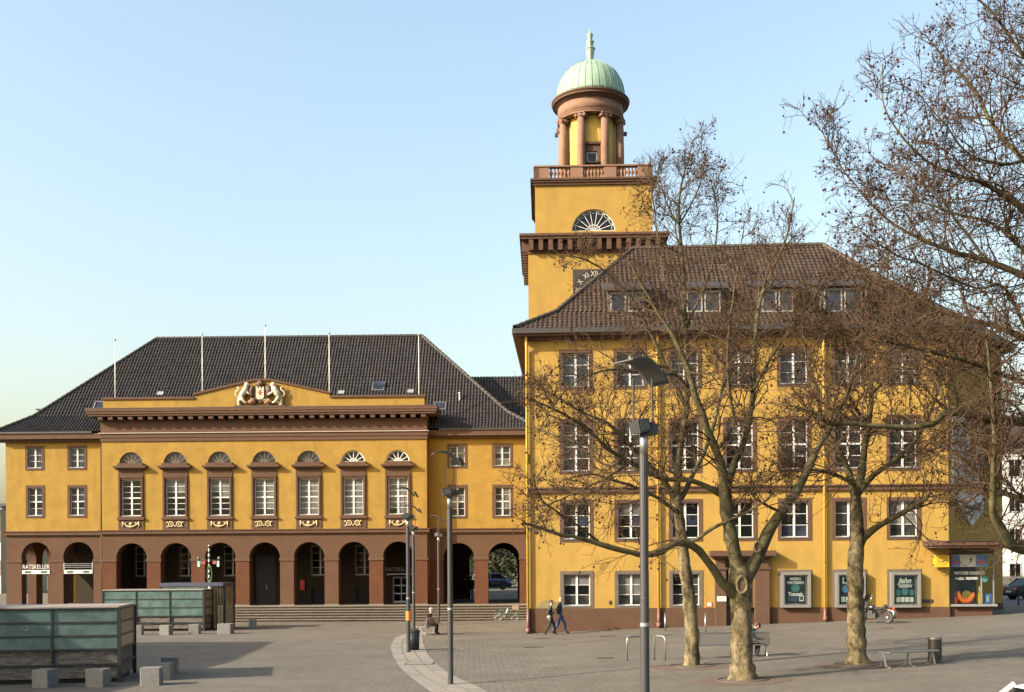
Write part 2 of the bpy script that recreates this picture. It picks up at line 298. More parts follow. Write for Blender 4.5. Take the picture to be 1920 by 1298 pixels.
# wall with openings; openings: (x0,x1,z0,z1,arch)  (arch: z1 is the crown, the head a semicircle)
def wall(mb, x0, x1, z0, z1, ops, y=0.0, depth=0.3, back=False, seg=14):
    xs = sorted(set([x0, x1]+[o[0] for o in ops]+[o[1] for o in ops])); zs = sorted(set([z0, z1]+[o[2] for o in ops]+[o[3] for o in ops]))
    xs = [a for a in xs if x0 <= a <= x1]; zs = [a for a in zs if z0 <= a <= z1]
    yb = y+depth
    for i in range(len(xs)-1):
        for j in range(len(zs)-1):
            cx = (xs[i]+xs[i+1])/2; cz = (zs[j]+zs[j+1])/2
            if any(o[0] < cx < o[1] and o[2] < cz < o[3] for o in ops): continue
            a, b, c, d = xs[i], xs[i+1], zs[j], zs[j+1]
            mb.quad((a, y, c), (b, y, c), (b, y, d), (a, y, d))
            if back: mb.quad((b, yb, c), (a, yb, c), (a, yb, d), (b, yb, d))
    for o in ops:
        a, b, c, d, arch = o
        zt = d
        if arch:
            r = (b-a)/2; zt = d-r; cx = (a+b)/2
            arc = [(cx-r*math.cos(PI*k/seg), zt+r*math.sin(PI*k/seg)) for k in range(seg+1)]
            for k in range(seg):
                p, q = arc[k], arc[k+1]
                mb.quad((p[0], y, p[1]), (q[0], y, q[1]), (q[0], y, d), (p[0], y, d))
                if back: mb.quad((q[0], yb, q[1]), (p[0], yb, p[1]), (p[0], yb, d), (q[0], yb, d))
                mb.quad((p[0], y, p[1]), (p[0], yb, p[1]), (q[0], yb, q[1]), (q[0], y, q[1]))
        else: mb.quad((a, y, d), (a, yb, d), (b, yb, d), (b, y, d))
        if zt > c+1e-6:
            mb.quad((a, y, c), (a, yb, c), (a, yb, zt), (a, y, zt)); mb.quad((b, y, zt), (b, yb, zt), (b, yb, c), (b, y, c))
        if c > z0+1e-6: mb.quad((a, y, c), (b, y, c), (b, yb, c), (a, yb, c))
    return mb

# wavy tile field on a roof slope (eave-left, eave-right, ridge-left, ridge-right)
def tiles(mb, E0, E1, R0, R1, rib=0.22, course=0.36, amp=0.07):
    E0, E1, R0, R1 = map(np.array, map(lambda p: np.array(p, float), (E0, E1, R0, R1)))
    ue = E1-E0; Lu = np.linalg.norm(ue); u = ue/Lu
    vv = (R0-E0)-np.dot(R0-E0, u)*u; Lv = np.linalg.norm(vv); v = vv/Lv; n = np.cross(u, v)
    uL0, uL1 = 0.0, np.dot(R0-E0, u); uR0, uR1 = Lu, np.dot(R1-E0, u)
    lo = min(uL0, uL1); hi = max(uR0, uR1); prof = [0, .55, 1, .85, .25]; k = len(prof)
    nr = int((hi-lo)/rib)+1; us = lo+np.array([(i+j/k)*rib for i in range(nr) for j in range(k)]+[nr*rib]); hs = np.array([prof[j] for i in range(nr) for j in range(k)]+[0])*amp
    nc = max(1, int(round(Lv/course))); rows = []
    for c in range(nc):
        rows += [(c/nc, .035), ((c+1)/nc, 0.004)]
    pts = np.zeros((len(rows), len(us), 3))
    for i, (t, lift) in enumerate(rows):
        a = uL0+(uL1-uL0)*t; b = uR0+(uR1-uR0)*t; uu = np.clip(us, a, b)
        pts[i] = E0+uu[:, None]*u+(t*Lv)*v+(hs+lift)[:, None]*n
    o = len(mb.v); m = len(us); mb.v += [tuple(p) for p in pts.reshape(-1, 3)]
    fs = []
    for i in range(len(rows)-1):
        for j in range(m-1):
            a = o+i*m+j
            if np.abs(pts[i, j]-pts[i, j+1]).sum() < 1e-5 and np.abs(pts[i+1, j]-pts[i+1, j+1]).sum() < 1e-5: continue
            fs.append((a, a+1, a+m+1, a+m))
    mb.f += fs; mb.m += [mb.mi]*len(fs)
def ridge_caps(mb, A, B, r=0.13, L=0.4):
    A = Vector(A); B = Vector(B); n = max(1, int((B-A).length/L)); d = (B-A)/n
    for i in range(n): mb.tube([A+d*i, A+d*(i+1.06)], [r*1.08, r*.86], 7, False)

# ------------------------------------------------------------ local frames of the facades
class Frame:
    def __init__(s, px, Y, psi, ref):
        p = W(px, 1000, Y); s.O = Vector((p.x, Y, 0)); s.psi = psi; s.ref = ref
        s.n = Vector((math.sin(psi), math.cos(psi), 0)); s.t = Vector((math.cos(psi), -math.sin(psi), 0))
    def at(s, px, py, off=0.0):
        u, v = unroll(px, py); d = Vector((u/F, 1, v/F)); c = Vector((0, 0, CAMZ))
        k = (off+(s.O-c).dot(s.n))/d.dot(s.n); P = c+d*k; return (P-s.O).dot(s.t), P.z
    def x(s, px, off=0.0, py=950): return s.at(px, py, off)[0]
    def z(s, py, px=None, off=0.0): return s.at(px or s.ref, py, off)[1]
    def world(s, x, y, z): return s.O+s.t*x+s.n*y+Vector((0, 0, z))
    def empty(s, name, label, cat): return thing(name, label, cat, s.O, -s.psi)

# ------------------------------------------------------------ windows (part: sash; sub-parts: surround, panes, sill)
WC = {}
def curtain_panes(base, cols, rows):
    # some rooms have drawn blinds or half curtains
    k = random.random(); L = []
    for r in range(rows):
        for c in range(cols):
            if k < .18 and r >= rows-1: L.append(G_grey)
            elif .18 <= k < .3 and c == 0: L.append(G_mid)
            elif .3 <= k < .38: L.append(G_grey if r >= rows//2 else G_mid)
            else: L.append(random.choice(base))
    return L
def window(parent, cx, z0, w, h, cols, rows, y=0.0, recess=0.14, sw=0.17, panes=(G_dark,), thick_row=None, sill=True, surround=True, proud=0.025, bar=0.028, frame=0.045, post=0.09, msur=None):
    key = ('w', round(w, 2), round(h, 2), cols, rows, thick_row, bar, frame, post)
    yy = y+recess; fw = frame
    if key not in WC:
        mb = MB(); d0, d1 = 0, .06
        mb.box(0, fw, d0, d1, 0, h); mb.box(w-fw, w, d0, d1, 0, h); mb.box(fw, w-fw, d0, d1, 0, fw); mb.box(fw, w-fw, d0, d1, h-fw, h)
        iw = w-2*fw; ih = h-2*fw; rects = []
        xb = []
        for c in range(1, cols): xb.append((fw+iw*c/cols-post/2, fw+iw*c/cols+post/2))
        for a, b in xb: mb.box(a, b, -.012, d1, fw, h-fw)
        zb = []
        for r in range(1, rows):
            t = post*.8 if thick_row == r else bar; zc = fw+ih*r/rows; zb.append((zc-t/2, zc+t/2, -.006 if thick_row == r else .008))
        edges = [fw]+[e for a in xb for e in a]+[w-fw]
        for i in range(0, len(edges), 2):
            for a, b, dd in zb: mb.box(edges[i], edges[i+1], dd, d1, a, b)
        zed = [fw]+[e for a in zb for e in a[:2]]+[h-fw]
        for j in range(0, len(zed), 2):
            for i in range(0, len(edges), 2): rects.append((edges[i], edges[i+1], zed[j], zed[j+1]))
        WC[key] = (mb.mesh('window', M_white), rects)
    me, rects = WC[key]
    o = link('window', me, parent, (cx-w/2, yy, z0))
    for i, (a, b, c, d) in enumerate(rects):
        g = panes[i % len(panes)] if len(panes) == len(rects) else random.choice(panes)
        pk = ('p', round(b-a, 2), round(d-c, 2), g.name)
        if pk not in WC: WC[pk] = MB().box(0, b-a, 0, .012, 0, d-c).mesh('pane', g)
        link('pane', WC[pk], o, (a, .034, c), (random.uniform(-.004, .004), 0, random.uniform(-.006, .006)))
    if surround:
        sk = ('s', round(w, 2), round(h, 2), sw, recess, proud, msur.name if msur else '')
        if sk not in WC:
            mb = MB(); p0 = -recess-proud; p1 = .03
            mb.box(-sw, 0, p0, p1, -sw, h+sw); mb.box(w, w+sw, p0, p1, -sw, h+sw); mb.box(0, w, p0, p1, h, h+sw); mb.box(0, w, p0, p1, -sw, 0)
            WC[sk] = mb.mesh('surround', msur or M_trim)
        link('surround', WC[sk], o)
    if sill:
        sk = ('sill', round(w, 2), recess)
        if sk not in WC: WC[sk] = MB().box(-.01, w+.01, -recess-.06, -.002, -.035, .012).mesh('sill', M_ltgrey)
        link('sill', WC[sk], o)
    return o

def fan_window(parent, cx, z0, r, y, nspoke=6, m=None, pane=G_dark, thick=0.035, name='fan_window', scallop=False):
    mb = MB(); m = m or M_white
    seg = 18
    for k in range(seg):
        a0, a1 = PI*k/seg, PI*(k+1)/seg
        for ra, rb in ((r-thick*1.4, r), (r*.30, r*.30+thick)):
            v = [(rr*math.cos(a), yy, rr*math.sin(a)) for yy in (-.0, .05) for a in (a0, a1) for rr in (ra, rb)]
            mb.add(v, [(0, 1, 3, 2), (4, 6, 7, 5), (0, 4, 5, 1), (2, 3, 7, 6), (0, 2, 6, 4), (1, 5, 7, 3)])
    for k in range(1, nspoke):
        a = PI*k/nspoke; c, s_ = math.cos(a), math.sin(a); t = thick/2
        p = [(r*.05*c-t*-s_*-1, r*.05*s_+t*c), (r*.05*c+t*s_, r*.05*s_-t*c), (r*.985*c+t*s_, r*.985*s_-t*c), (r*.985*c-t*s_, r*.985*s_+t*c)]
        p = [(r*.05*c-t*s_, r*.05*s_+t*c), (r*.05*c+t*s_, r*.05*s_-t*c), (r*.985*c+t*s_, r*.985*s_-t*c), (r*.985*c-t*s_, r*.985*s_+t*c)]
        mb.prism(p, .004, .045)
    if scallop:
        for k in range(nspoke):
            a0, a1 = PI*k/nspoke, PI*(k+1)/nspoke
            pts = []
            for i in range(7):
                a = a0+(a1-a0)*i/6; rr = r*(.97-.13*math.sin(PI*i/6)); pts.append((rr*math.cos(a), .02, rr*math.sin(a)))
            mb.tube(pts, thick*.4, 5)
    mb.box(-r, r, -.02, .055, 0, thick*1.6)
    o = mb.build(name, m, parent, loc=(cx, y, z0))
    for k in range(nspoke):
        a0, a1 = PI*k/nspoke, PI*(k+1)/nspoke
        pl = [(r*.02*math.cos(a0), r*.02*math.sin(a0))]+[(r*.97*math.cos(a0+(a1-a0)*i/4), r*.97*math.sin(a0+(a1-a0)*i/4)) for i in range(5)]
        MB().prism(pl, .024, .034).build('pane', pane, o)
    return o

# ------------------------------------------------------------ ground
def ground():
    xs = list(np.linspace(-400, -60, 12))+list(np.linspace(-55, 45, 81))+list(np.linspace(55, 400, 12))
    ys = list(np.linspace(-60, 10, 8))+list(np.linspace(12, 130, 91))+list(np.linspace(150, 700, 12))
    v = [(x, y, gz(x, y)) for y in ys for x in xs]; n = len(xs)
    f = [(j*n+i, j*n+i+1, (j+1)*n+i+1, (j+1)*n+i) for j in range(len(ys)-1) for i in range(n-1)]
    struct(MB().add(v, f).build('plaza_ground', M_plaza, smooth=True))
ground()

# ------------------------------------------------------------ town hall main wing (left)
A = Frame(495, 74.0, 0.0215, 495)
hall = A.empty('town_hall_main_wing', 'long yellow town hall wing with brown arcade, pedimented attic and dark tiled roof', 'building')
WO = 0.95                                     # the side wings stand back
zf = A.z(1135.5); zs0, zs1 = A.z(1000), A.z(992.5)
xL, xR = A.x(191), A.x(800.5)
wl0 = A.x(11, WO); wl1 = xL+.02; wr0 = xR-.02; wr1 = A.x(992, WO)+1.2
zc0 = A.z(826); zc1 = A.z(767)               # entablature
pit = A.x(246+83.05)-A.x(246); acx = [A.x(246)+pit*i for i in range(7)]
aw = A.x(274.8)-A.x(217.3); az = A.z(1017)
arcs = [(c-aw/2, c+aw/2, zf, az, True) for c in acx]
# ground floor
mb = wall(MB(), xL, xR, zf, zs0, arcs, 0, .85, True, 20)
mb.quad((xL, 0, zf), (xL, 0, zs0), (xL, WO, zs0), (xL, WO, zf)); mb.quad((xR, 0, zf), (xR, WO, zf), (xR, WO, zs0), (xR, 0, zs0))
mb.build('arcade_front', M_brn, hall)
la = [(A.x(39.7, WO), A.x(94.6, WO), zf, A.z(1016.5, 100, WO), True), (A.x(118, WO), A.x(174.7, WO), zf, A.z(1016.5, 100, WO), True)]
ra = [(A.x(830, WO), A.x(889, WO), zf, A.z(1018, 900, WO), True), (A.x(914.5, WO), A.x(973.4, WO), zf, A.z(1018, 900, WO), True)]
wall(MB(), wl0, xL, zf, zs0, la, WO, .7, True, 20).build('arcade_wing_wall', M_brn, hall)
wall(MB(), xR, wr1, zf, zs0, ra, WO, .7, True, 20).build('arcade_wing_wall', M_brn, hall)
# pier faces (each a part), slightly proud, two tones of render, and impost mouldings
zi0, zi1 = A.z(1052), A.z(1046.5)
piers = [(xL+.0, arcs[0][0])]+[(arcs[i][1], arcs[i+1][0]) for i in range(6)]+[(arcs[6][1], xR)]
for i, (a, b) in enumerate(piers):
    if i == 0: a = A.x(191.5)+.02
    MB().box(a-.004, b+.004, -.012, .86, zf, zi0).build('pier', [M_red, M_red, M_red, M_red, M_brn, M_brn, M_red, M_red][i], hall)
    MB().box(a-.05, b+.05, -.06, .9, zi0, zi1).build('impost', M_trim, hall)
    MB().box(a-.035, b+.035, -.05, .89, zf-.005, zf+.07).build('pier_base', M_step, hall)
for (a, b) in ((wl0, la[0][0]), (la[0][1], la[1][0]), (la[1][1], xL)):
    MB().box(a-.004, b+.004, WO-.012, WO+.71, zf, zi0).build('pier', M_brn, hall); MB().box(a-.05, b+.05 if b < xL-.1 else b, WO-.06, WO+.74, zi0, zi1).build('impost', M_trim, hall)
for (a, b) in ((xR, ra[0][0]), (ra[0][1], ra[1][0]), (ra[1][1], wr1)):
    MB().box(a+.004 if a == xR else a-.004, b+.004, WO-.012, WO+.71, zf, zi0).build('pier', M_red, hall); MB().box(a if a == xR else a-.05, b+.05, WO-.06, WO+.74, zi0, zi1).build('impost', M_trim, hall)
# string course
mb = MB(); e = .16
mb.box(xL-e, xR+e, -e, .3, zs0, zs1-.06); mb.box(xL-e-.05, xR+e+.05, -e-.05, .3, zs1-.06, zs1)
mb.box(wl0-e, xL-e-.06, WO-e, WO+.3, zs0+.002, zs1-.06); mb.box(wl0-e-.05, xL-e-.06, WO-e-.05, WO+.3, zs1-.06, zs1+.002)
mb.box(xR+e+.06, wr1, WO-e, WO+.3, zs0+.002, zs1-.06); mb.box(xR+e+.06, wr1, WO-e-.05, WO+.3, zs1-.06, zs1+.002)
mb.build('string_course', M_trim, hall)
# upper walls
ww, wh = A.x(263.4)-A.x(226.8), A.z(898)-A.z(966); wz = A.z(966)
lr = A.x(267)-A.x(223)
cops = [(c-ww/2, c+ww/2, wz, wz+wh, False) for c in acx]+[(c-lr/2, c+lr/2, A.z(868), A.z(868)+lr/2, True) for c in acx]
mb = wall(MB(), xL, xR, zs1-.02, zc0+.05, cops, 0, .3)
mb.quad((xL, 0, zs1), (xL, 0, zc1), (xL, WO+.3, zc1), (xL, WO+.3, zs1)); mb.quad((xR, 0, zs1), (xR, WO+.3, zs1), (xR, WO+.3, zc1), (xR, 0, zc1))
mb.build('centre_wall', M_yel, hall)
zwe = A.z(811, 495, WO); zwb = A.z(826, 495, WO)
def wingwins(specs, side):
    ops = []
    for (p0, p1, q0, q1, rows, pxr) in specs:
        a, b = A.x(p0, WO), A.x(p1, WO); c, d = A.z(q1, pxr, WO), A.z(q0, pxr, WO); s_ = .17
        ops.append((a+s_, b-s_, c+s_, d-s_, False, rows))
    return ops
lw = wingwins([(48, 83.5, 836, 882, 3, 100), (126.5, 163, 836, 882, 3, 100), (48.4, 84, 910, 971.5, 4, 100), (126.6, 162.8, 910, 971.5, 4, 100)], 0)
rw = wingwins([(839, 876.5, 832, 878, 3, 900), (923, 961.6, 832, 878, 3, 900), (839, 876.5, 909, 972, 4, 900), (923, 961.6, 909, 972, 4, 900)], 1)
mb = wall(MB(), wl0, xL, zs1-.02, zwe, [o[:5] for o in lw], WO, .3)
mb.quad((wl0, WO, zf), (wl0, WO, zwe), (wl0, WO+13.5, zwe), (wl0, WO+13.5, zf)) if False else None
mb.build('wing_wall', M_yel, hall)
wall(MB(), xR, wr1, zs1-.02, zwe, [o[:5] for o in rw], WO, .3).build('wing_wall', M_yel, hall)
for o in lw+rw:
    window(hall, (o[0]+o[1])/2, o[2], o[1]-o[0], o[3]-o[2], 2, o[5], WO, .13, panes=(G_blue, G_mid, G_blue, G_dark) if o in lw else (G_mid, G_grey, G_mid), thick_row=2 if o[5] == 4 else None, post=.1)
# side and back of the wing
MB().box(wl0, wl0+.3, WO+.3, WO+13.5, zs1, zwe).build('side_wall', M_yel, hall)
sops = [(WO+1.0, WO+3.2, zf, az, True), (WO+4.2, WO+6.4, zf, az, True)]
mbs = wall(MB(), WO+.71, WO+13.5, zf, zs1, sops, 0, .6, True)
so = mbs.build('side_arcade', M_brn, hall, loc=(wl0+.6, 0, 0), rot=(0, 0, PI/2))
MB().box(wl0, wr1, WO+13.2, WO+13.5, zs1, zwe).build('back_wall', M_yel, hall)
# arcade interior
bd = 4.3                                        # back wall of arcade
MB().box(wl0-.3, wr1, -.9, WO+14, zf-.35, zf).build('arcade_floor', M_step, hall)
MB().box(wl0+.2, xR+.4, .87, 4.3, zf+.002, zf+.01).build('arcade_shade_sheet', mat('arcade_floor_shade', (.035, .03, .026), .8), hall)  # dark sheet over the floor, imitates the shade inside the arcade
MB().box(wl0+.3, wr1, .86, WO+13.2, zs0-.08, zs0+.2).build('arcade_ceiling', mat('ceiling_shade_tone', (.05, .035, .022), .9), hall)  # ceiling colour darkened to deepen the arcade shade
bops = []
bw = []
for i, c in enumerate(acx):
    if i in (0, 1, 2, 4, 5):
        x = A.x(246+83.05*i+(22 if i > 3 else 24), bd, 1050); bops.append((x-.62, x+.62, A.z(1079, 495, bd), A.z(1024, 495, bd), False)); bw.append((x, 'w'))
        bops.append((x-.62, x+.62, zf+.02, zf+1.05, False)); bw.append((x, 'b'))
x = A.x(496, bd, 1050); bops.append((x-.75, x+.75, zf, zf+3.4, False)); xd4 = x
x = A.x(752, bd, 1050); bops.append((x-.62, x+.62, zf, zf+1.85, False)); xd7 = x
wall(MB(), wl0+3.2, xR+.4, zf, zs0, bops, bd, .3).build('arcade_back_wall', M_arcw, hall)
for (o, (x, k)) in zip(bops, bw):
    if k == 'w': window(hall, x, o[2], 1.24, o[3]-o[2], 2, 4, bd, .1, sw=.12, panes=(G_dark, G_mid), post=.1)
    else: MB().box(x-.62, x+.62, bd+.12, bd+.15, o[2], o[3]).build('cellar_hatch', M_dark, hall)
d4 = MB().box(xd4-.75, xd4+.75, bd+.2, bd+.26, zf, zf+3.4).build('door', mat('shade_dark_wood', (.018, .012, .008), .5), hall); MB().box(-.03, .03, -.06, 0, 0, .3).build('door_handle', M_steel, d4, loc=(xd4+.1, bd+.2, zf+1.0))  # door wood darkened, arcade shade put into its colour
d7 = MB().box(xd7-.62, xd7+.62, bd+.15, bd+.2, zf, zf+1.85).build('door', M_white, hall)
for k in range(2):
    for j in range(3): MB().box(xd7-.52+k*.55, xd7-.04+k*.55, bd+.12, bd+.15, zf+.15+j*.56, zf+.62+j*.56).build('pane', G_dark, d7)
MB().box(xd7-.95, xd7+.95, bd-.55, bd, zf+1.98, zf+2.06).build('door_canopy', M_white, hall)
text('door_lettering', 'RATSKELLER', .36, M_cream, hall, (xd7-.1, bd-.05, zf+2.36), ext=.02)
MB().box(A.x(562, bd), A.x(571, bd), bd-.12, bd, A.z(1107, 495, bd), A.z(1088, 495, bd)).build('letter_box', M_redp, hall)
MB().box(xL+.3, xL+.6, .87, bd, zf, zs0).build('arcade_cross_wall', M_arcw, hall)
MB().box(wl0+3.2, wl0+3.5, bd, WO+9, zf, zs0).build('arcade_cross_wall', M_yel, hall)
# passage through the right wing
px0 = xR+.4
MB().box(px0, px0+.3, WO+.71, WO+13.2, zf, zs0).build('passage_wall', mat('passage_shade_brown', (.045, .028, .018), .9), hall)  # brown darkened to stand for shade inside the passage
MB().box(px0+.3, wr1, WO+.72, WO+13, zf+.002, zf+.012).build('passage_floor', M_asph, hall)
MB().box(wr1-.35, wr1-.05, WO+.71, WO+13.2, zf, zs0).build('passage_wall', MATS['passage_shade_brown'], hall)
pb = WO+12.9
bo = [(ra[0][0]+1.0, ra[0][1]+.15, zf, az-.45, True), (ra[1][0]-.75, ra[1][1]-.35, zf, az-.25, True)]
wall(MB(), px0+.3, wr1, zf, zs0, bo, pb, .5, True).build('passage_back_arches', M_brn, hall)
# wing arcade signs
for i, o in enumerate(la):
    c = (o[0]+o[1])/2; z = A.z(1073, 100, WO); hw = (o[1]-o[0])/2-.06
    b_ = MB().box(c-hw, c+hw, WO-.05, WO+.18, z-.11, z+.15).build('sign_box', M_pwhite, hall)
    for sx in (-.55, .55): MB().box(c+sx-.2, c+sx+.2, WO-.065, WO-.052, z-.05, z+.08).build('sign_panel', mat('sign_green', (.02, .05, .04), .5), b_)
    if i == 0: text('sign_lettering', 'RATSKELLER', .40, M_pwhite, b_, (c, WO, z+.36), ext=.03, sx=.84)
    else:
        for dz in (.3, .42, .54): MB().box(c-hw, c+hw, WO-.03, WO+.0, z+dz, z+dz+.03).build('sign_rail', M_ltgrey, b_)
        for sx in (-1, 1): MB().box(c+sx*hw-.04, c+sx*hw+.04, WO-.04, WO+.04, z+.15, z+.65).build('sign_post', M_ltgrey, b_)
# centre windows
pan = {0: [G_dark]*12, 1: [G_dark]*7+[G_mid]+[G_grey]*4, 2: [G_dark]*7+[G_grey]*5, 3: [G_mid]*2+[G_grey]*10, 4: [G_grey]*12, 5: [G_grey]*12, 6: [G_mid]+[G_grey]*11}
for i, c in enumerate(acx):
    window(hall, c, wz, ww, wh, 2, 6, 0, .16, sw=.0, panes=pan[i], thick_row=3, surround=False, post=.11, bar=.035, frame=.06)
    s0 = A.x(268.5)-A.x(221)
    mb = MB(); z0 = zs1; zt = A.z(878.5)
    hw = s0/2
    for sx in (-1, 1):
        mb.box(c+sx*(hw+ww/2)/2-(hw-ww/2)/2, c+sx*(hw+ww/2)/2+(hw-ww/2)/2, -.05, .1, z0, zt)
    mb.box(c-ww/2, c+ww/2, -.05, .1, z0, wz); mb.box(c-ww/2, c+ww/2, -.05, .1, wz+wh, zt)
    for sx in (-1, 1): mb.box(c+sx*(ww/2+.10)-.04, c+sx*(ww/2+.10)+.04, -.10, -.05, wz-.02, wz+wh+.2)
    mb.box(c-ww/2-.14, c+ww/2+.14, -.10, -.051, wz+wh+.12, wz+wh+.2)
    sur = mb.build('window_surround', M_trim, hall)
    MB().box(c-hw-.06, c+hw+.06, -.16, .02, wz-.26, wz-.12).build('window_sill', M_trim, hall)
    hx = (A.x(273.7)-A.x(213))/2; zh = A.z(879)
    mb = MB(); mb.box(c-hx+.1, c+hx-.1, -.24, .02, zh, zh+.1); mb.box(c-hx, c+hx, -.36, .02, zh+.1, zh+.24); mb.box(c-hw-.02, c+hw+.02, -.20, .02, zh+.24, A.z(868)+.03)
    mb.build('window_hood', M_trim, hall)
    fan_window(hall, c, A.z(868), lr/2-.012, .13, 6, pane=G_dark if i in (5, 6) else G_mid, m=M_white if i in (5, 6) else mat('bronze_bars', (.16, .135, .10), .5), thick=.05 if i > 4 else .03)
    # gilt swag under the window
    zr = (zs1+wz-.28)/2+.02; pts = []; mb = MB()
    if i % 2 == 0:
        pts = [(c+.52*t, -.08, zr+.14-.28*(1-t*t)) for t in np.linspace(-1, 1, 13)]; mb.tube(pts, [.03+.045*(1-abs(t)) for t in np.linspace(-1, 1, 13)], 7)
        mb.ball((c, -.09, zr+.06), .12, 8, (1, .6, 1))
        for sx in (-1, 1):
            mb.ball((c+sx*.52, -.08, zr+.14), .08, 8, (1, .6, 1)); mb.tube([(c+sx*.52, -.08, zr+.1), (c+sx*.56, -.08, zr-.02), (c+sx*.5, -.08, zr-.17)], [.06, .045, .03], 6)
            mb.tube([(c+sx*.3, -.08, zr+.17), (c+sx*.38, -.08, zr+.08), (c+sx*.33, -.08, zr+.02)], .03, 6)
    else:
        for sx in (-1, 1):
            mb.torus((c+sx*.27, -.08, zr+.02), .16, .045, 'y', 16, 6); mb.tube([(c+sx*.43, -.08, zr+.1), (c+sx*.52, -.08, zr+.17), (c+sx*.6, -.08, zr+.1)], [.05, .04, .03], 6)
            mb.ball((c+sx*.27, -.09, zr+.02), .06, 6, (1, .6, 1)); mb.tube([(c+sx*.43, -.08, zr-.05), (c+sx*.46, -.08, zr-.16), (c+sx*.58, -.08, zr-.14)], [.045, .035, .025], 6)
        mb.ball((c, -.09, zr-.1), .07, 6, (1, .6, 1))
    mb.build('gilt_ornament', M_gold, hall, smooth=True)
# entablature
zA = A.z(811.5); zB = A.z(790); zC = A.z(780.5)
MB().box(xL-.06, xR+.06, -.08, .4, zc0, A.z(819)).box(xL-.1, xR+.1, -.12, .4, A.z(819), zA).build('architrave', M_trim, hall)
MB().box(xL-.16, xR+.16, -.2, .4, zA, zA+.05).build('architrave_ledge', mat('sunlit_ledge_tone', (.33, .28, .24), .9), hall)  # ledge coloured paler to stand for the sun on its top
MB().box(xL-.04, xR+.04, -.06, .4, zA+.05, zB+.02).build('frieze', M_trim, hall)
MB().box(xL-.1, xR+.1, -.12, .4, zB+.02, zB+.12).build('bed_mould', M_trim, hall)
nm = 33; cx0, cx1 = A.x(179), A.x(811)
mm = MB().box(-.155, .155, -.5, 0, 0, zC-zB-.12).mesh('modillion', M_trim)
for i in range(nm):
    link('modillion', mm, hall, (xL+.15+(xR-xL-.3)*i/(nm-1), -.115, zB+.118))
pr = .78
mb = MB(); mb.box(xL-pr+.12, xR+pr-.12, -pr+.1, WO+.6, zC, zC+.14); mb.box(xL-pr+.05, xR+pr-.05, -pr+.04, WO+.6, zC+.14, zC+.30); mb.box(xL-pr, xR+pr, -pr, WO+.6, zC+.30, zc1)
mb.build('cornice', M_trim, hall)
MB().box(xL-pr-.01, xR+pr+.01, -pr-.01, WO+.6, zc1, zc1+.05).build('cornice_flashing', M_gutter, hall)
# attic with raised pediment
zt0 = A.z(747); x0, x1 = A.x(194), A.x(797); xa, xb = A.x(366), A.x(619); xp = (xa+xb)/2
zpe = A.z(740); zpa = A.z(714.5)
MB().prism([(x0, zc1+.03), (x1, zc1+.03), (x1, zt0), (xb, zt0), (xb, zpe), (xp+.6, zpa), (xp-.6, zpa), (xa, zpe), (xa, zt0), (x0, zt0)], .02, .5).build('attic', M_yel, hall)
mb = MB(); t = .14
for a, b in (((x0-.08, zt0), (xa-.02, zt0)), ((xb+.02, zt0), (x1+.08, zt0)), ((xa-.06, zpe), (xp-.6, zpa)), ((xp+.6, zpa), (xb+.06, zpe))):
    mb.prism([a, b, (b[0], b[1]+t), (a[0], a[1]+t)], -.08, .6)
mb.box(xp-.6, xp+.6, -.085, .6, zpa+.002, zpa+t+.01)
mb.build('attic_coping', M_trim, hall)
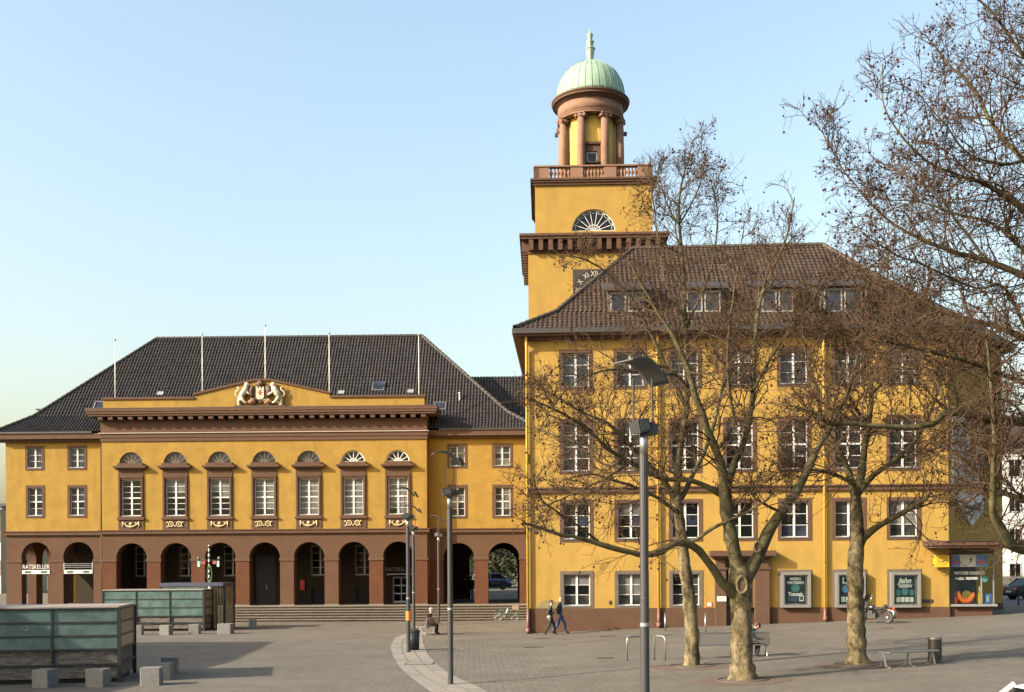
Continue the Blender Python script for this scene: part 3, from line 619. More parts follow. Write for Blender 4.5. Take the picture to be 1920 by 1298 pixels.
# coat of arms with two lions
def emblem():
    z0 = zc1+.05; cx = A.x(490); y = -.12
    e_ = MB().box(cx-1.7, cx+1.7, -.3, .03, z0, z0+.16).build('coat_of_arms', M_trim, hall)
    mb = MB()
    mb.prism([(cx-.42, z0+.55), (cx, z0+.32), (cx+.42, z0+.55), (cx+.42, z0+1.42), (cx-.42, z0+1.42)], -.16, .02)
    mb.build('shield_back', M_trim, e_)
    mb = MB(); mb.prism([(cx-.27, z0+.7), (cx-.16, z0+.56), (cx+.16, z0+.56), (cx+.27, z0+.7), (cx+.27, z0+1.3), (cx-.27, z0+1.3)], -.22, -.16)
    for k in range(3): mb.box(cx-.27+k*.21, cx-.15+k*.21, -.22, -.16, z0+1.3, z0+1.4)
    mb.build('shield', M_cream, e_)
    mb = MB(); mb.box(cx-.03, cx+.03, -.25, -.221, z0+.85, z0+1.2); mb.box(cx-.13, cx+.13, -.25, -.222, z0+1.0, z0+1.07); mb.build('shield_charge', M_redp, e_)
    mb = MB()
    for sx in (-1, 1):
        mb.tube([(cx+sx*.48, y, z0+1.45), (cx+sx*.62, y, z0+1.1), (cx+sx*.5, y, z0+.75)], [.16, .2, .1], 7); mb.tube([(cx+sx*.2, y, z0+.5), (cx+sx*.6, y, z0+.55), (cx+sx*.8, y, z0+.35), (cx+sx*.4, y, z0+.22)], [.1, .16, .16, .08], 7)
    mb.ball((cx, y-.05, z0+1.6), .24, 8, (1.1, .7, .8)); mb.tube([(cx, y, z0+1.7), (cx, y, z0+1.9)], [.12, .04], 6); mb.tube([(cx-.3, y, z0+1.55), (cx, y-.1, z0+1.72), (cx+.3, y, z0+1.55)], .08, 6)
    mb.build('mantling', mat('dark_relief', (.09, .05, .035), .8), e_, smooth=True)
    for sx in (-1, 1): MB().tube([(cx+sx*.85, y, z0+.3), (cx+sx*.55, y-.04, z0+.5), (cx+sx*.3, y-.04, z0+.28)], [.12, .16, .08], 7).build('scrollwork', mat('ochre_relief', (.22, .12, .05), .8), e_, smooth=True)
    for sx in (-1, 1):
        mb = MB(); p = lambda dx, z, dy=0: (cx+sx*dx, y-.06+dy, z0+z)
        mb.tube([p(1.30, .72), p(1.15, .95), p(.98, 1.2), p(.9, 1.4)], [.17, .21, .22, .16], 9)
        mb.ball(p(.88, 1.52), .19, 10, (1, .9, 1)); mb.tube([p(.83, 1.5), p(.7, 1.47)], [.12, .07], 7)
        for dy in (-.07, .05):
            mb.tube([p(1.0, 1.15, dy), p(.78, .98, dy), p(.55, .92+dy, dy)], [.11, .085, .075], 7)
        mb.tube([p(1.3, .72, -.06), p(1.12, .52, -.06), p(1.0, .36, -.06), p(.83, .34, -.06)], [.17, .12, .085, .08], 7)
        mb.tube([p(1.32, .72, .05), p(1.42, .48, .05), p(1.44, .22, .05), p(1.28, .19, .05)], [.17, .12, .085, .08], 7)
        mb.tube([p(1.38, .78), p(1.55, .75), p(1.66, .92), p(1.58, 1.1), p(1.42, 1.2), p(1.4, 1.33), p(1.52, 1.36)], [.05, .05, .05, .055, .055, .06, .07], 7)
        mb.build('lion_relief', M_cream, e_, smooth=True)
emblem()
# wing eaves and roof
zg = A.z(808, 495, WO); eo = .55
for a, b in ((wl0-eo, xL-.0), (xR+.0, wr1+.5)):
    mb = MB(); mb.box(a, b, WO-eo, WO+.2, zwb+.16, zwe-.02); mb.box(a+.15 if a < xL-2 else a, b, WO-.3, WO+.2, zwb, zwb+.162)
    if a < xL-2: mb.box(wl0-eo, wl0, WO+.199, WO+14, zwb+.16, zwe-.02)
    mb.build('wing_cornice', M_trim, hall)
for a, b in ((wl0-eo-.04, xL-pr-.02), (xR+pr+.02, wr1+.5)): MB().box(a, b, WO-eo-.08, WO-eo+.15, zwe-.02, zwe+.1).build('gutter', M_gutter, hall)
MB().box(wl0-eo-.08, wl0-eo+.1, WO-eo+.15, WO+14, zwe-.02, zwe+.1).build('gutter', M_gutter, hall)
ez = zwe+.06; ey = WO-eo; rx0, rx1 = A.x(296, 8), A.x(793, 8); rz = A.z(633.5, 545, 8); ry = 8.0
ex0, ex1 = wl0-eo, A.x(990, WO)+.6
kz, ky, kx = ez+1.28, ey+1.75, 1.95
roof = MB()
tiles(roof, (ex0, ey, ez), (ex1, ey, ez), (ex0+kx, ky, kz), (ex1-kx, ky, kz))
tiles(roof, (ex0+kx, ky, kz), (ex1-kx, ky, kz), (rx0, ry, rz), (rx1, ry, rz))
roof.quad((ex0, ey, ez), (ex0+kx, ky, kz), (ex0+kx, 2*ry-ky, kz), (ex0, 2*ry-ey, ez)); roof.add([(ex0+kx, ky, kz), (rx0, ry, rz), (ex0+kx, 2*ry-ky, kz)], [(0, 1, 2)])
roof.quad((ex1, ey, ez), (ex1, 2*ry-ey, ez), (ex1-kx, 2*ry-ky, kz), (ex1-kx, ky, kz)); roof.add([(ex1-kx, ky, kz), (ex1-kx, 2*ry-ky, kz), (rx1, ry, rz)], [(0, 1, 2)])
roof.quad((ex0, 2*ry-ey, ez), (rx0, ry, rz), (rx1, ry, rz), (ex1, 2*ry-ey, ez))
ro = roof.build('roof', M_tile, hall)
rc = MB(); ridge_caps(rc, (rx0, ry, rz+.05), (rx1, ry, rz+.05)); ridge_caps(rc, (ex0+.05, ey+.05, ez+.1), (ex0+kx, ky, kz+.08)); ridge_caps(rc, (ex0+kx, ky, kz+.08), (rx0, ry, rz+.05)); ridge_caps(rc, (ex1-kx, ky, kz+.08), (rx1, ry, rz+.05)); ridge_caps(rc, (ex1, ey, ez+.1), (ex1-kx, ky, kz+.08))
rc.build('ridge_tiles', M_ridge, ro)
# lower roof of the connecting range
r2 = MB(); zq = A.z(707, 930, 10.5); q0, q1 = A.x(860, 10.5), A.x(990, 10.5)+4
tiles(r2, (q0-1, 4.4, zq-5.4), (q1, 4.4, zq-5.4), (q0, 10.5, zq), (q1, 10.5, zq)); r2.quad((q0-1, 4.4, zq-5.4), (q0, 10.5, zq), (q0, 10.6, zq), (q0-1, 16, zq-5.4)); r2.build('connecting_roof', M_tile, hall)
# skylights and roof vents
slope_m = (rz-kz)/(ry-ky)
def on_roof(px, py):
    # intersect the ray with the upper roof slope
    y = 4.0
    for _ in range(40):
        x, z = A.at(px, py, y); t = ky+(z-kz)/slope_m; y += .6*(t-y)
    return A.at(px, py, y)[0], y, A.at(px, py, y)[1]
an = math.atan(slope_m)
for k, (px, py, w, h, op) in enumerate(((709, 731, .75, .85, .35), (825, 767, .7, .75, .0), (187, 766, .7, .8, 0))):
    x, y, z = on_roof(px, py)
    s = MB(); s.box(-w/2-.07, -w/2, -.05, h, -.02, .14); s.box(w/2, w/2+.07, -.05, h, -.02, .14); s.box(-w/2, w/2, h-.07, h, -.02, .14); s.box(-w/2, w/2, -.05, .03, -.02, .14)
    o = s.build('skylight', M_steel, hall, loc=(x, y-.1, z-.12), rot=(an, 0, 0)); MB().box(-w/2, w/2, .03, h-.07, .05, .08).build('pane', G_blue, o, rot=(op, 0, 0))
for px, py in ((301, 741), (640, 739), (770, 737)):
    x, y, z = on_roof(px, py); MB().box(-.22, .22, 0, .35, 0, .16).build('roof_vent', M_ltgrey, hall, loc=(x, y-.05, z-.1), rot=(an, 0, 0))
x, y, z = on_roof(66, 770); MB().box(-.5, .3, -.1, .6, .1, .16).box(-.1, .1, 0, .3, -.2, .1).build('roof_hatch', M_gutter, hall, loc=(x+.4, y+.3, z))
x, y, z = on_roof(862, 752); MB().lathe([(.07, -.3), (.07, .5), (.12, .52), (.12, .6)], 8).build('vent_pipe', M_ltgrey, hall, loc=(x, y, z))
# down pipes
for px, off, m in ((189.8, WO-.12, M_trim), (803.5, WO-.12, M_bpipe)):
    x = A.x(px, off); MB().tube([(x, off, zs1), (x, off, zwe)], .055, 8).build('downpipe', m, hall, smooth=True)
    MB().tube([(x, off, zf), (x, off, zs0)], .055, 8).build('downpipe', m, hall, smooth=True)
# flagpoles on the attic
for px, py0, py1, w_ in ((215.5, 639, 745, 'leftmost white flagpole behind the town hall attic, over its left end'), (379, 629, 742, 'white flagpole at the left foot of the town hall pediment'), (497, 612, 715, 'tallest white flagpole rising behind the pediment top, above the coat of arms'), (617, 627, 738, 'white flagpole at the right foot of the town hall pediment'), (785, 630, 745, 'rightmost white flagpole behind the town hall attic, by the roof hip')):
    x, z1 = A.at(px, py0, .75); z0 = zc1+.05; L_ = z1-z0
    p = thing('flagpole', w_, 'flagpole', A.world(x, .75, z0), 0, 'flagpoles along the town hall attic')
    MB().lathe([(.04, 0), (.034, L_*.5), (.022, L_)], 8).build('pole', M_flag, p, smooth=True); MB().ball((0, 0, L_+.06), .08, 8).build('finial', M_ltgrey, p, smooth=True); MB().lathe([(.13, 0), (.13, .12), (.07, .14)], 8).build('socket', M_ltgrey, p)
# steps in front of the arcade
ns = 6; st = struct(MB().box(wl0-1, wr1-.3, -1.05, -.9, -.3, zf-.01).build('stairs', M_step, loc=A.O, rot=(0, 0, -A.psi)))
rise = zf/ns
for i in range(ns):
    zt = zf-rise*i-.004; y1 = -.9-.34*i
    # each step is laid in lengths of stone
    n = 10; w = (wr1-.3-wl0+1)/n
    for k in range(n):
        x0_ = wl0-1+k*w
        MB().box(x0_+.004, x0_+w-.004, y1-.37, y1+.02, zt-rise+.02 if i < ns-1 else -.3, zt+random.uniform(-.004, .004)).box(x0_+.004, x0_+w-.004, y1-.47, y1-.37, zt-.05, zt-.004).build('step_stone', M_step, st)

# ------------------------------------------------------------ corner wing (right, office block)
B = Frame(990, 55.0, 0.052, 1385)
off = B.empty('town_hall_corner_wing', 'tall yellow four-storey corner wing with brown window frames and red-brown tiled roof', 'building')
bx0, bx1 = B.x(991, 0, 900), B.x(1778.5, 0, 950)
zpl = B.z(1139.5); zsb, zst = B.z(921.5), B.z(911); zck = B.z(633); ztop = B.z(624)
gL = gz(B.world(bx0, 0, 0).x, 55)-.4
cols = [1080.3+102.3*i for i in range(7)]
bxs = [B.x(p, 0, 900) for p in cols]
w_ = B.x(1111.5)-B.x(1049.2); sw = .165; iw = w_-2*sw
rows = []            # (z0,z1 of outer frame, pane rows, thick row)
for q0, q1, nr, th in ((1069, 1141, 3, None), (935, 1014.5, 3, None), (782, 886, 4, 2), (651, 727, 3, None)):
    rows.append((B.z(q1), B.z(q0), nr, th))
ops = []
for r, (z0, z1, nr, th) in enumerate(rows):
    for c, x in enumerate(bxs):
        if r == 0 and c == 3: continue
        ops.append((x-iw/2, x+iw/2, z0+sw, z1-sw, False))
dx0, dx1 = B.x(1360, 0, 1100), B.x(1414, 0, 1100); dzt = B.z(1049)
ops_d = (dx0, dx1, -.5, dzt, False)
mb = wall(MB(), bx0, bx1, zpl, zck+.1, [o for o in ops if True]+[(dx0, dx1, zpl, dzt, False)], 0, .35)
al = R(50); sl = 7.3; ca, sa = math.cos(al), math.sin(al)
ex, ey_ = bx1+sl*ca, sl*sa
mb.quad((bx1, 0, zpl), (ex, ey_, zpl), (ex, ey_, zck+.1), (bx1, 0, zck+.1)); mb.quad((ex, ey_, zpl), (ex, 14, zpl), (ex, 14, zck+.1), (ex, ey_, zck+.1))
mb.quad((bx0, 0, zpl), (bx0, 0, zck+.1), (bx0, 19, zck+.1), (bx0, 19, zpl)); mb.quad((ex, 14, zpl), (bx0, 19, zpl), (bx0, 19, zck+.1), (ex, 14, zck+.1))
mb.build('wall', M_yel2, off)
# brown plinth (ground rises to the right)
mb = wall(MB(), bx0-.03, bx1+.03, gL, zpl, [(dx0, dx1, gL, zpl, False)], -.035, .4)
mb.quad((bx0-.03, -.035, zpl), (dx0, -.035, zpl), (dx0, 0, zpl), (bx0-.03, 0, zpl)); mb.quad((dx1, -.035, zpl), (bx1+.03, -.035, zpl), (bx1+.03, 0, zpl), (dx1, 0, zpl))
mb.quad((bx0-.03, -.035, gL), (bx0-.03, -.035, zpl), (bx0-.03, 19, zpl), (bx0-.03, 19, gL)); mb.quad((bx1+.03, -.035, gL), (ex, ey_-.03, gL), (ex, ey_-.03, zpl), (bx1+.03, -.035, zpl)); mb.quad((ex, ey_, gL), (ex, 14, gL), (ex, 14, zpl), (ex, ey_, zpl))
mb.build('plinth', M_brn, off)
# bare patch in the plaster by the corner
MB().prism([(bx0+.3, zpl-.01), (bx0+2.1, zpl-.01), (bx0+1.5, zpl+.12), (bx0+1.25, zpl+.38), (bx0+.9, zpl+.42), (bx0+.6, zpl+.36), (bx0+.42, zpl+.12)], -.006, .01).build('plaster_patch', mat('bare_plaster', (.17, .13, .06), .95, var=.2), off)
for r, (z0, z1, nr, th) in enumerate(rows):
    for c, x in enumerate(bxs):
        if r == 0 and c == 3: continue
        P = {0: (G_dark, G_mid), 1: (G_dark, G_dark, G_blue), 2: (G_mid, G_dark), 3: (G_blue, G_mid, G_blue)}[r]
        if r == 1 and c == 5: P = (G_blue,)
        P = curtain_panes(P, 2, nr)
        window(off, x, z0+sw, iw, z1-z0-2*sw, 2, nr, 0, .15, sw=sw, panes=P, thick_row=th, post=.1, msur=mat('grey_brown_surround', (.095, .072, .053), .85, var=.12, vscale=3) if r == 0 else None)
# string course and eaves cornice following the obtuse corner
def band(name, z0, z1, p, m, extra=0):
    poly = [(bx0-p, -p), (bx1+p*.55, -p), (ex+p*.9, ey_-p*.5), (ex, ey_+.1), (bx1, .1), (bx0-p, .1)]
    MB().flat(poly, z0, z1).build(name, m, off)
band('string_course', zsb, zst-.07, .12, M_trim); band('string_course_cap', zst-.07, zst, .19, M_trim)
zg2 = B.z(614.5)
band('cornice_soffit', zck, zck+.13, .30, M_trim); band('cornice', zck+.13, ztop, .62, M_trim); band('gutter', ztop, zg2, .74, M_gutter)
MB().box(bx0-.74, bx0, .101, 19, ztop, zg2).build('gutter', M_gutter, off); MB().box(bx0-.62, bx0, .101, 19, zck+.13, ztop-.002).build('cornice', M_trim, off)
# roof
eY = -.62; eZ = zg2-.02; rY = 7.0; rZ = B.z(464, 1370, rY); r0, r1 = B.x(1186, rY, 465), B.x(1543, rY, 465)
e0, e1 = bx0-.62, bx1+.45
fx, fy = ex+.6, ey_-.3
kY, kZ, kX = eY+1.9, eZ+1.2, 2.0
rb = MB(); tiles(rb, (e0, eY, eZ), (e1, eY, eZ), (e0+kX, kY, kZ), (e1-1.0, kY, kZ), .24, .36, .05); tiles(rb, (e0+kX, kY, kZ), (e1-1.0, kY, kZ), (r0, rY, rZ), (r1, rY, rZ), .24, .36, .05)
rb.quad((e0, eY, eZ), (e0+kX, kY, kZ), (e0+kX, 13.5, kZ), (e0, 14.6, eZ)); rb.add([(e0+kX, kY, kZ), (r0, rY, rZ), (e0+kX, 13.5, kZ)], [(0, 1, 2)])
rb.quad((e1, eY, eZ), (fx, fy, eZ), (fx-1.2, fy+1.0, kZ), (e1-1.0, kY, kZ)); rb.add([(e1-1.0, kY, kZ), (fx-1.2, fy+1.0, kZ), (r1, rY, rZ)], [(0, 1, 2)])
rb.add([(fx, fy, eZ), (fx, 14.6, eZ), (r1, rY, rZ)], [(0, 1, 2)]); rb.quad((e0, 14.6, eZ), (r0, rY, rZ), (r1, rY, rZ), (fx, 14.6, eZ))
rbo = rb.build('roof', M_tile2, off)
rc = MB(); ridge_caps(rc, (r0, rY, rZ+.05), (r1, rY, rZ+.05)); ridge_caps(rc, (e0, eY, eZ+.08), (e0+kX, kY, kZ+.06)); ridge_caps(rc, (e0+kX, kY, kZ+.06), (r0, rY, rZ+.05)); ridge_caps(rc, (e1, eY, eZ+.08), (e1-1.0, kY, kZ+.06)); ridge_caps(rc, (e1-1.0, kY, kZ+.06), (r1, rY, rZ+.05)); rc.build('ridge_tiles', M_ridge2, rbo)
sm = (rZ-kZ)/(rY-kY)
def on_roof2(px, py):
    y = 3.0
    for _ in range(40):
        x, z = B.at(px, py, y); y += .6*(kY+(z-kZ)/sm-y)
    return B.at(px, py, y)[0], y, B.at(px, py, y)[1]
# shed dormers
for k, (pa, pb) in enumerate(((1140, 1212), (1282, 1356), (1424, 1492), (1540, 1622))):
    x0, y0, z0 = on_roof2((pa+pb)/2, 590); xa = B.x(pa, y0, 565); xb = B.x(pb, y0, 565); h = B.z(541, 1385, y0)-z0
    yb = kY+(z0+h+.9-kZ)/sm
    d = MB().add([(xa, y0, z0), (xb, y0, z0), (xb, y0, z0+h), (xa, y0, z0+h), (xa, y0+h/sm, z0+h), (xb, y0+h/sm, z0+h), (xb, yb, z0+h+.9), (xa, yb, z0+h+.9)], [(0, 1, 2, 3), (0, 3, 7), (1, 6, 2), (3, 2, 6, 7)]).build('dormer', mat('slate_hung', (.055, .047, .042), .8, var=.2, vscale=5), off)
    q = .28; sl_ = .9/(yb-y0)
    MB().add([(xa-q, y0-q, z0+h-.03), (xb+q, y0-q, z0+h-.03), (xb+q, yb, z0+h+.92), (xa-q, yb, z0+h+.92), (xa-q, y0-q, z0+h+.1), (xb+q, y0-q, z0+h+.1), (xb+q, yb, z0+h+1.05), (xa-q, yb, z0+h+1.05)], [(0, 3, 2, 1), (4, 5, 6, 7), (0, 1, 5, 4), (1, 2, 6, 5), (2, 3, 7, 6), (3, 0, 4, 7)]).build('dormer_roof', M_gutter, d)
    ww_ = (xb-xa-.35)/2
    for j in range(2):
        cx = xa+.12+ww_/2+j*(ww_+.1)
        s = MB(); t = .07; s.box(cx-ww_/2, cx-ww_/2+t, y0-.06, y0+.02, z0+.12, z0+h-.1); s.box(cx+ww_/2-t, cx+ww_/2, y0-.06, y0+.02, z0+.12, z0+h-.1); s.box(cx-ww_/2+t, cx+ww_/2-t, y0-.06, y0+.02, z0+.12, z0+.12+t); s.box(cx-ww_/2+t, cx+ww_/2-t, y0-.06, y0+.02, z0+h-.1-t, z0+h-.1)
        s.build('dormer_sash', mat('dormer_white', (.22, .21, .19), .6), d); MB().box(cx-ww_/2+t, cx+ww_/2-t, y0-.03, y0-.015, z0+.12+t, z0+h-.1-t).build('dormer_pane', G_mid if j else G_blue, d)
x, y, z = on_roof2(1363, 504); an2 = math.atan(sm)
s = MB(); s.box(-.36, -.3, 0, .6, 0, .14); s.box(.3, .36, 0, .6, 0, .14); s.box(-.3, .3, 0, .05, 0, .14); s.box(-.3, .3, .55, .6, 0, .14)
o = s.build('skylight', M_ltgrey, off, loc=(x, y-.1, z-.2), rot=(an2, 0, 0)); MB().box(-.3, .3, .05, .55, .04, .08).build('pane', G_blue, o)
# drain pipes
for px, m in ((988.5, M_ypipe), (1234, M_ypipe), (1546, M_ypipe)):
    x = B.x(px, -.14, 950); yy = -.14; g = gz(B.world(x, yy, 0).x, B.world(x, yy, 0).y)
    if px < 1000: x = bx0-.06
    MB().tube([(x, yy, zpl-.05), (x, yy, zst+.3), (x, yy-.1, zst+.1)][:1]+[(x, yy, zck-.5), (x, -.45, zck+.2)], .065, 9).build('drainpipe', m, off, smooth=True)
    MB().tube([(x, yy, g-.1), (x, yy, zpl-.05)], .085, 9).build('drainpipe_foot', M_bpipe, off, smooth=True); MB().tube([(x, yy-.02, g+.02), (x, yy-.02, g+.28)], .12, 9).build('drainpipe_shoe', M_bpipe, off, smooth=True)
    for z in (zpl+2.2, zpl+5.5, zpl+9): MB().torus((x, yy, z), .07, .016, 'z', 12, 5).build('pipe_clip', M_gutter, off)
# door portal
xa, xb = B.x(1340, 0, 1100), B.x(1441, 0, 1100); zh = B.z(1043); zh2 = B.z(1033)
g = gz(B.world((xa+xb)/2, 0, 0).x, 54)
for a, b in ((xa, dx0-.0), (dx1+.0, xb)):
    MB().box(a, b, -.28, .3, g-.3, B.z(1068)).build('portal_pilaster', M_trim, off); MB().box(a-.05, b+.05, -.34, .3, B.z(1068), B.z(1064)).build('portal_capital', M_trim, off); MB().box(a+.03, b-.03, -.25, .3, B.z(1064), dzt).build('portal_block', M_trim, off)
MB().box(xa-.02, xb+.02, -.3, .02, dzt, zh-.1).build('portal_frieze', M_trim, off); MB().box(xa-.16, xb+.16, -.46, .02, zh-.1, zh).box(xa-.28, xb+.28, -.6, .02, zh, zh2).build('portal_cornice', M_trim, off)
d = MB().box(dx0, dx1, .28, .34, g-.2, dzt).build('door', mat('brown_door', (.05, .028, .018), .45, var=.2), off)
for j in range(2):
    for k in range(3): MB().box(dx0+.1+j*.68, dx0+.62+j*.68, .26, .28, g+.3+k*.85, g+.95+k*.85).build('door_panel', G_dark if k else mat('brown_door_panel', (.08, .045, .03), .5), d)
MB().tube([(dx0+.75, .2, g+1.0), (dx0+.75, .2, g+1.35)], .018, 6).build('door_handle', M_steel, d)
o = MB().box(B.x(1342), B.x(1360)-.02, -.31, -.285, B.z(1127.5, 1350), B.z(1118, 1350)).build('name_plate', M_pwhite, off)
text('plate_lettering', 'EINGANG', .07, M_dark, o, (B.x(1350.8), -.312, B.z(1122.5, 1350)), ext=.001)
o = MB().box(B.x(1323), B.x(1334), -.03, 0, B.z(1138, 1328), B.z(1129, 1328)).build('fire_plate', M_redp, off); MB().box(B.x(1324.3), B.x(1332.7), -.034, -.03, B.z(1137, 1328), B.z(1130, 1328)).build('plate_face', M_pwhite, o)
MB().box(B.x(1728), B.x(1748), -.03, 0, B.z(1131, 1738), B.z(1124, 1738)).build('vent_grille', M_gutter, off)
MB().ball((B.x(1143), -.01, B.z(1130, 1143)), .09, 8, (.8, .4, 1.3)).build('wall_lamp', M_gutter, off)
# alarm box and lamp at the inner corner
MB().box(bx0-.16, bx0-.02, -.1, .2, B.z(867, 990), B.z(851, 990)).build('siren_box', M_bpipe, off)
# show cases on the ground floor
caseT = [('leftmost', 1491.5), ('middle', 1593.5), ('rightmost', 1694.5)]
M_alu = mat('case_aluminium', (.25, .24, .22), .4, .5, var=.06, vscale=6)
M_post = mat('poster_black', (.02, .028, .035), .35); M_ptxt = mat('poster_print_white', (.5, .5, .47), .6)
for i, (nm_, px) in enumerate(caseT):
    x = B.x(px, -.1, 1100) + (.06 if i == 2 else 0); z0, z1 = B.z(1139, px), B.z(1073, px); w = 1.42
    lab = ['grey framed wall show case with black travel poster and teal globe, right of the portal', 'grey framed wall show case half hidden by a plane tree trunk, beside the drainpipe', 'grey framed wall show case with white script poster and small leaflets, near the shop'][i]
    t = thing('show_case', lab, 'show case', B.world(x, -.02, z0), -B.psi, 'travel show cases on the corner wing')
    h = z1-z0; f = .13
    fr = MB(); fr.box(-w/2, -w/2+f, -.28, 0, 0, h); fr.box(w/2-f, w/2, -.28, 0, 0, h); fr.box(-w/2+f, w/2-f, -.28, 0, 0, f); fr.box(-w/2+f, w/2-f, -.28, 0, h-f, h)
    fr.box(-w/2+f, -w/2+f+.03, -.24, -.2, f, h-f); fr.box(w/2-f-.03, w/2-f, -.24, -.2, f, h-f); fr.build('case_frame', M_alu, t)
    MB().box(-w/2+f, w/2-f, -.06, -.03, f, h-f).build('case_back', M_alu, t)
    po = MB().box(-w/2+.24, w/2-.24, -.075, -.061, .2, h-.2).build('poster', M_post, t)
    y = -.08
    if i == 0:
        text('lettering', "MEIERS", .17, M_ptxt, po, (0, y, h-.33), bold=.006); text('lettering', "WELTREISEN", .17, M_ptxt, po, (0, y, h-.52), bold=.006, sx=.85)
        MB().lathe([(.2, -.002), (.2, .004)], 18).build('globe_print', M_teal, po, loc=(0, y, h-.78), rot=(PI/2, 0, 0)); text('lettering', "Transair", .25, M_ptxt, po, (0, y, h-1.08), bold=.012, sx=.85)
        MB().box(.18, .4, y-.004, y, .3, .6).build('leaflet', M_ptxt, po); MB().box(.22, .36, y-.007, y-.004, .36, .54).build('leaflet_print', M_rline, po)
        MB().box(-.4, .1, y-.004, y, .3, .5).build('print_strip', mat('print_blue', (.03, .06, .10), .5), po)
    elif i == 1:
        text('lettering', "LTU", .42, M_ptxt, po, (0, y, h-.42), bold=.012); MB().lathe([(.18, -.002), (.18, .004)], 18).build('globe_print', mat('print_sky', (.05, .2, .42), .5), po, loc=(-.2, y, h-.82), rot=(PI/2, 0, 0))
        for k in range(4): MB().box(-.42+k*.215, -.24+k*.215, y-.004, y, .26, .52).build('leaflet', M_ptxt, po)
    else:
        text('lettering', "Jahn", .36, M_ptxt, po, (-.02, y, h-.42), bold=.012, shear=.35); text('lettering', "REISEN", .2, M_ptxt, po, (0, y, h-.68), bold=.008, shear=.3)
        MB().lathe([(.17, -.002), (.17, .004)], 18).build('globe_print', M_teal, po, loc=(0, y, h-.95), rot=(PI/2, 0, 0))
        for k in range(4): MB().box(-.42+k*.215, -.24+k*.215, y-.004, y, .26, .5).build('leaflet', M_ptxt, po)
        for k in (-1, 1): MB().box(k*.33-.1, k*.33+.1, y-.004, y, .58, .85).build('leaflet', M_teal, po)
    MB().box(-w/2+f, w/2-f, -.225, -.217, f, h-f).build('case_glass', G_clear, t)
# coat of arms relief on the shaded side wall
crest_o = B.world(bx1, 0, 0); ang = al-B.psi
cr = thing('crest_relief', 'large grey stone shield with fish and wave lines on the shaded side wall', 'relief', (crest_o.x, crest_o.y, 0), ang)
def wy(px): # distance along side wall for pixel
    tgt = unroll(px, 900)[0]/F; d = Vector((math.cos(ang), math.sin(ang))); p = crest_o
    return (tgt*p.y-p.x)/(d.x-tgt*d.y)
u0, u1 = wy(1783), wy(1840); ym = crest_o.y+math.sin(ang)*(u0+u1)/2
zz = lambda py: W(1810, py, ym).z
poly = [(u0, zz(930)), ((u0+u1)/2+.4, zz(986)), (u1, zz(955)), (u1, zz(770)), (u0, zz(770))]
MB().prism(poly, -.12, 0).build('shield', M_relief, cr)
for k, (py, am) in enumerate(((947, 1), (957, 1), (968, .6))):
    pts = [(u0+(u1-u0)*t*am+ (1-am)*.8, -.13, zz(py)+.14*math.sin(9*t+k)) for t in np.linspace(.12, .9, 10)]; MB().tube(pts, [.03+.05*math.sin(PI*t)*(am == 1) for t in np.linspace(.05, .95, 10)], 6).build('fish_carving' if am == 1 else 'wave_carving', M_rline, cr)
for k in range(4): MB().box(u0+.5+k*1.0, u0+.58+k*1.0, -.14, -.121, zz(925), zz(790)).build('tower_carving', M_rline, cr)

# ------------------------------------------------------------ shop bay and canopy at the corner
sx1 = B.x(1866, 0, 1090); zsill = B.z(1135, 1820); zst_ = B.z(1038, 1820); zcan = B.z(1028, 1800); zcan1 = B.z(1016.5, 1800)
gs = gz(B.world(bx1, 0, 0).x, 52)-.3
shop = B.empty('corner_shop', 'glazed travel agency shop bay under a brown canopy at the building corner', 'shop')
sy = .12; dep = (sx1-bx1)*math.tan(al)
MB().flat([(bx1+.05, sy), (sx1-.1, sy), (sx1-.1, dep), (bx1+.2, .25)], gs, zsill-.06).build('base', M_brn, shop)
MB().flat([(bx1+.04, -.12), (sx1+.06, -.12), (sx1+.06, dep), (bx1+.2, .3)], zsill-.06, zsill+.05).build('sill', M_ltgrey, shop)
MB().flat([(bx1+.04, sy), (sx1, sy), (sx1, dep), (bx1+.2, .3)], zst_, zcan).build('lintel', mat('shop_lintel', (.10, .07, .045), .8), shop)
MB().quad((bx1+.1, .04, zsill), (sx1-.02, dep-.12, zsill), (sx1-.02, dep-.12, zst_), (bx1+.1, .04, zst_)).build('back_panel', mat('shop_back', (.055, .062, .066), .9, var=.4, vscale=2.5), shop)
for x in (bx1+.06, sx1-.62, sx1-.04): MB().box(x-.025, x+.025, sy-.03, sy+.05, zsill+.05, zst_).build('glazing_bar', M_ltgrey, shop)
MB().box(bx1+.085, sx1-.645, sy, sy+.012, zsill+.05, zst_).build('pane', G_clear, shop); MB().box(sx1-.595, sx1-.065, sy, sy+.012, zsill+.05, zst_).build('pane', G_clear, shop)
X = lambda px: B.x(px, sy, 1090)
Zs = lambda py: B.z(py, 1815)
MB().box(X(1783), X(1852), sy-.02, sy-.008, Zs(1063), Zs(1040)).build('fascia_panel', M_pwhite, shop)
for a, b in ((1783.3, 1799.5), (1829.5, 1851.5)):
    o = MB().box(X(a), X(b), sy-.034, sy-.022, Zs(1062.5), Zs(1040.5)).build('poster', M_blue, shop); c = (X(a)+X(b))/2; zc = Zs(1052)
    MB().tube([(c-.16, sy-.04, zc+.1), (c-.13, sy-.04, zc-.06), (c, sy-.04, zc-.14), (c+.13, sy-.04, zc-.06), (c+.17, sy-.04, zc+.06)], [.03, .035, .04, .035, .02], 6).build('smile_print', M_redp, o); MB().ball((c+.18, sy-.04, zc+.16), .035, 6).build('dot_print', M_rline, o)
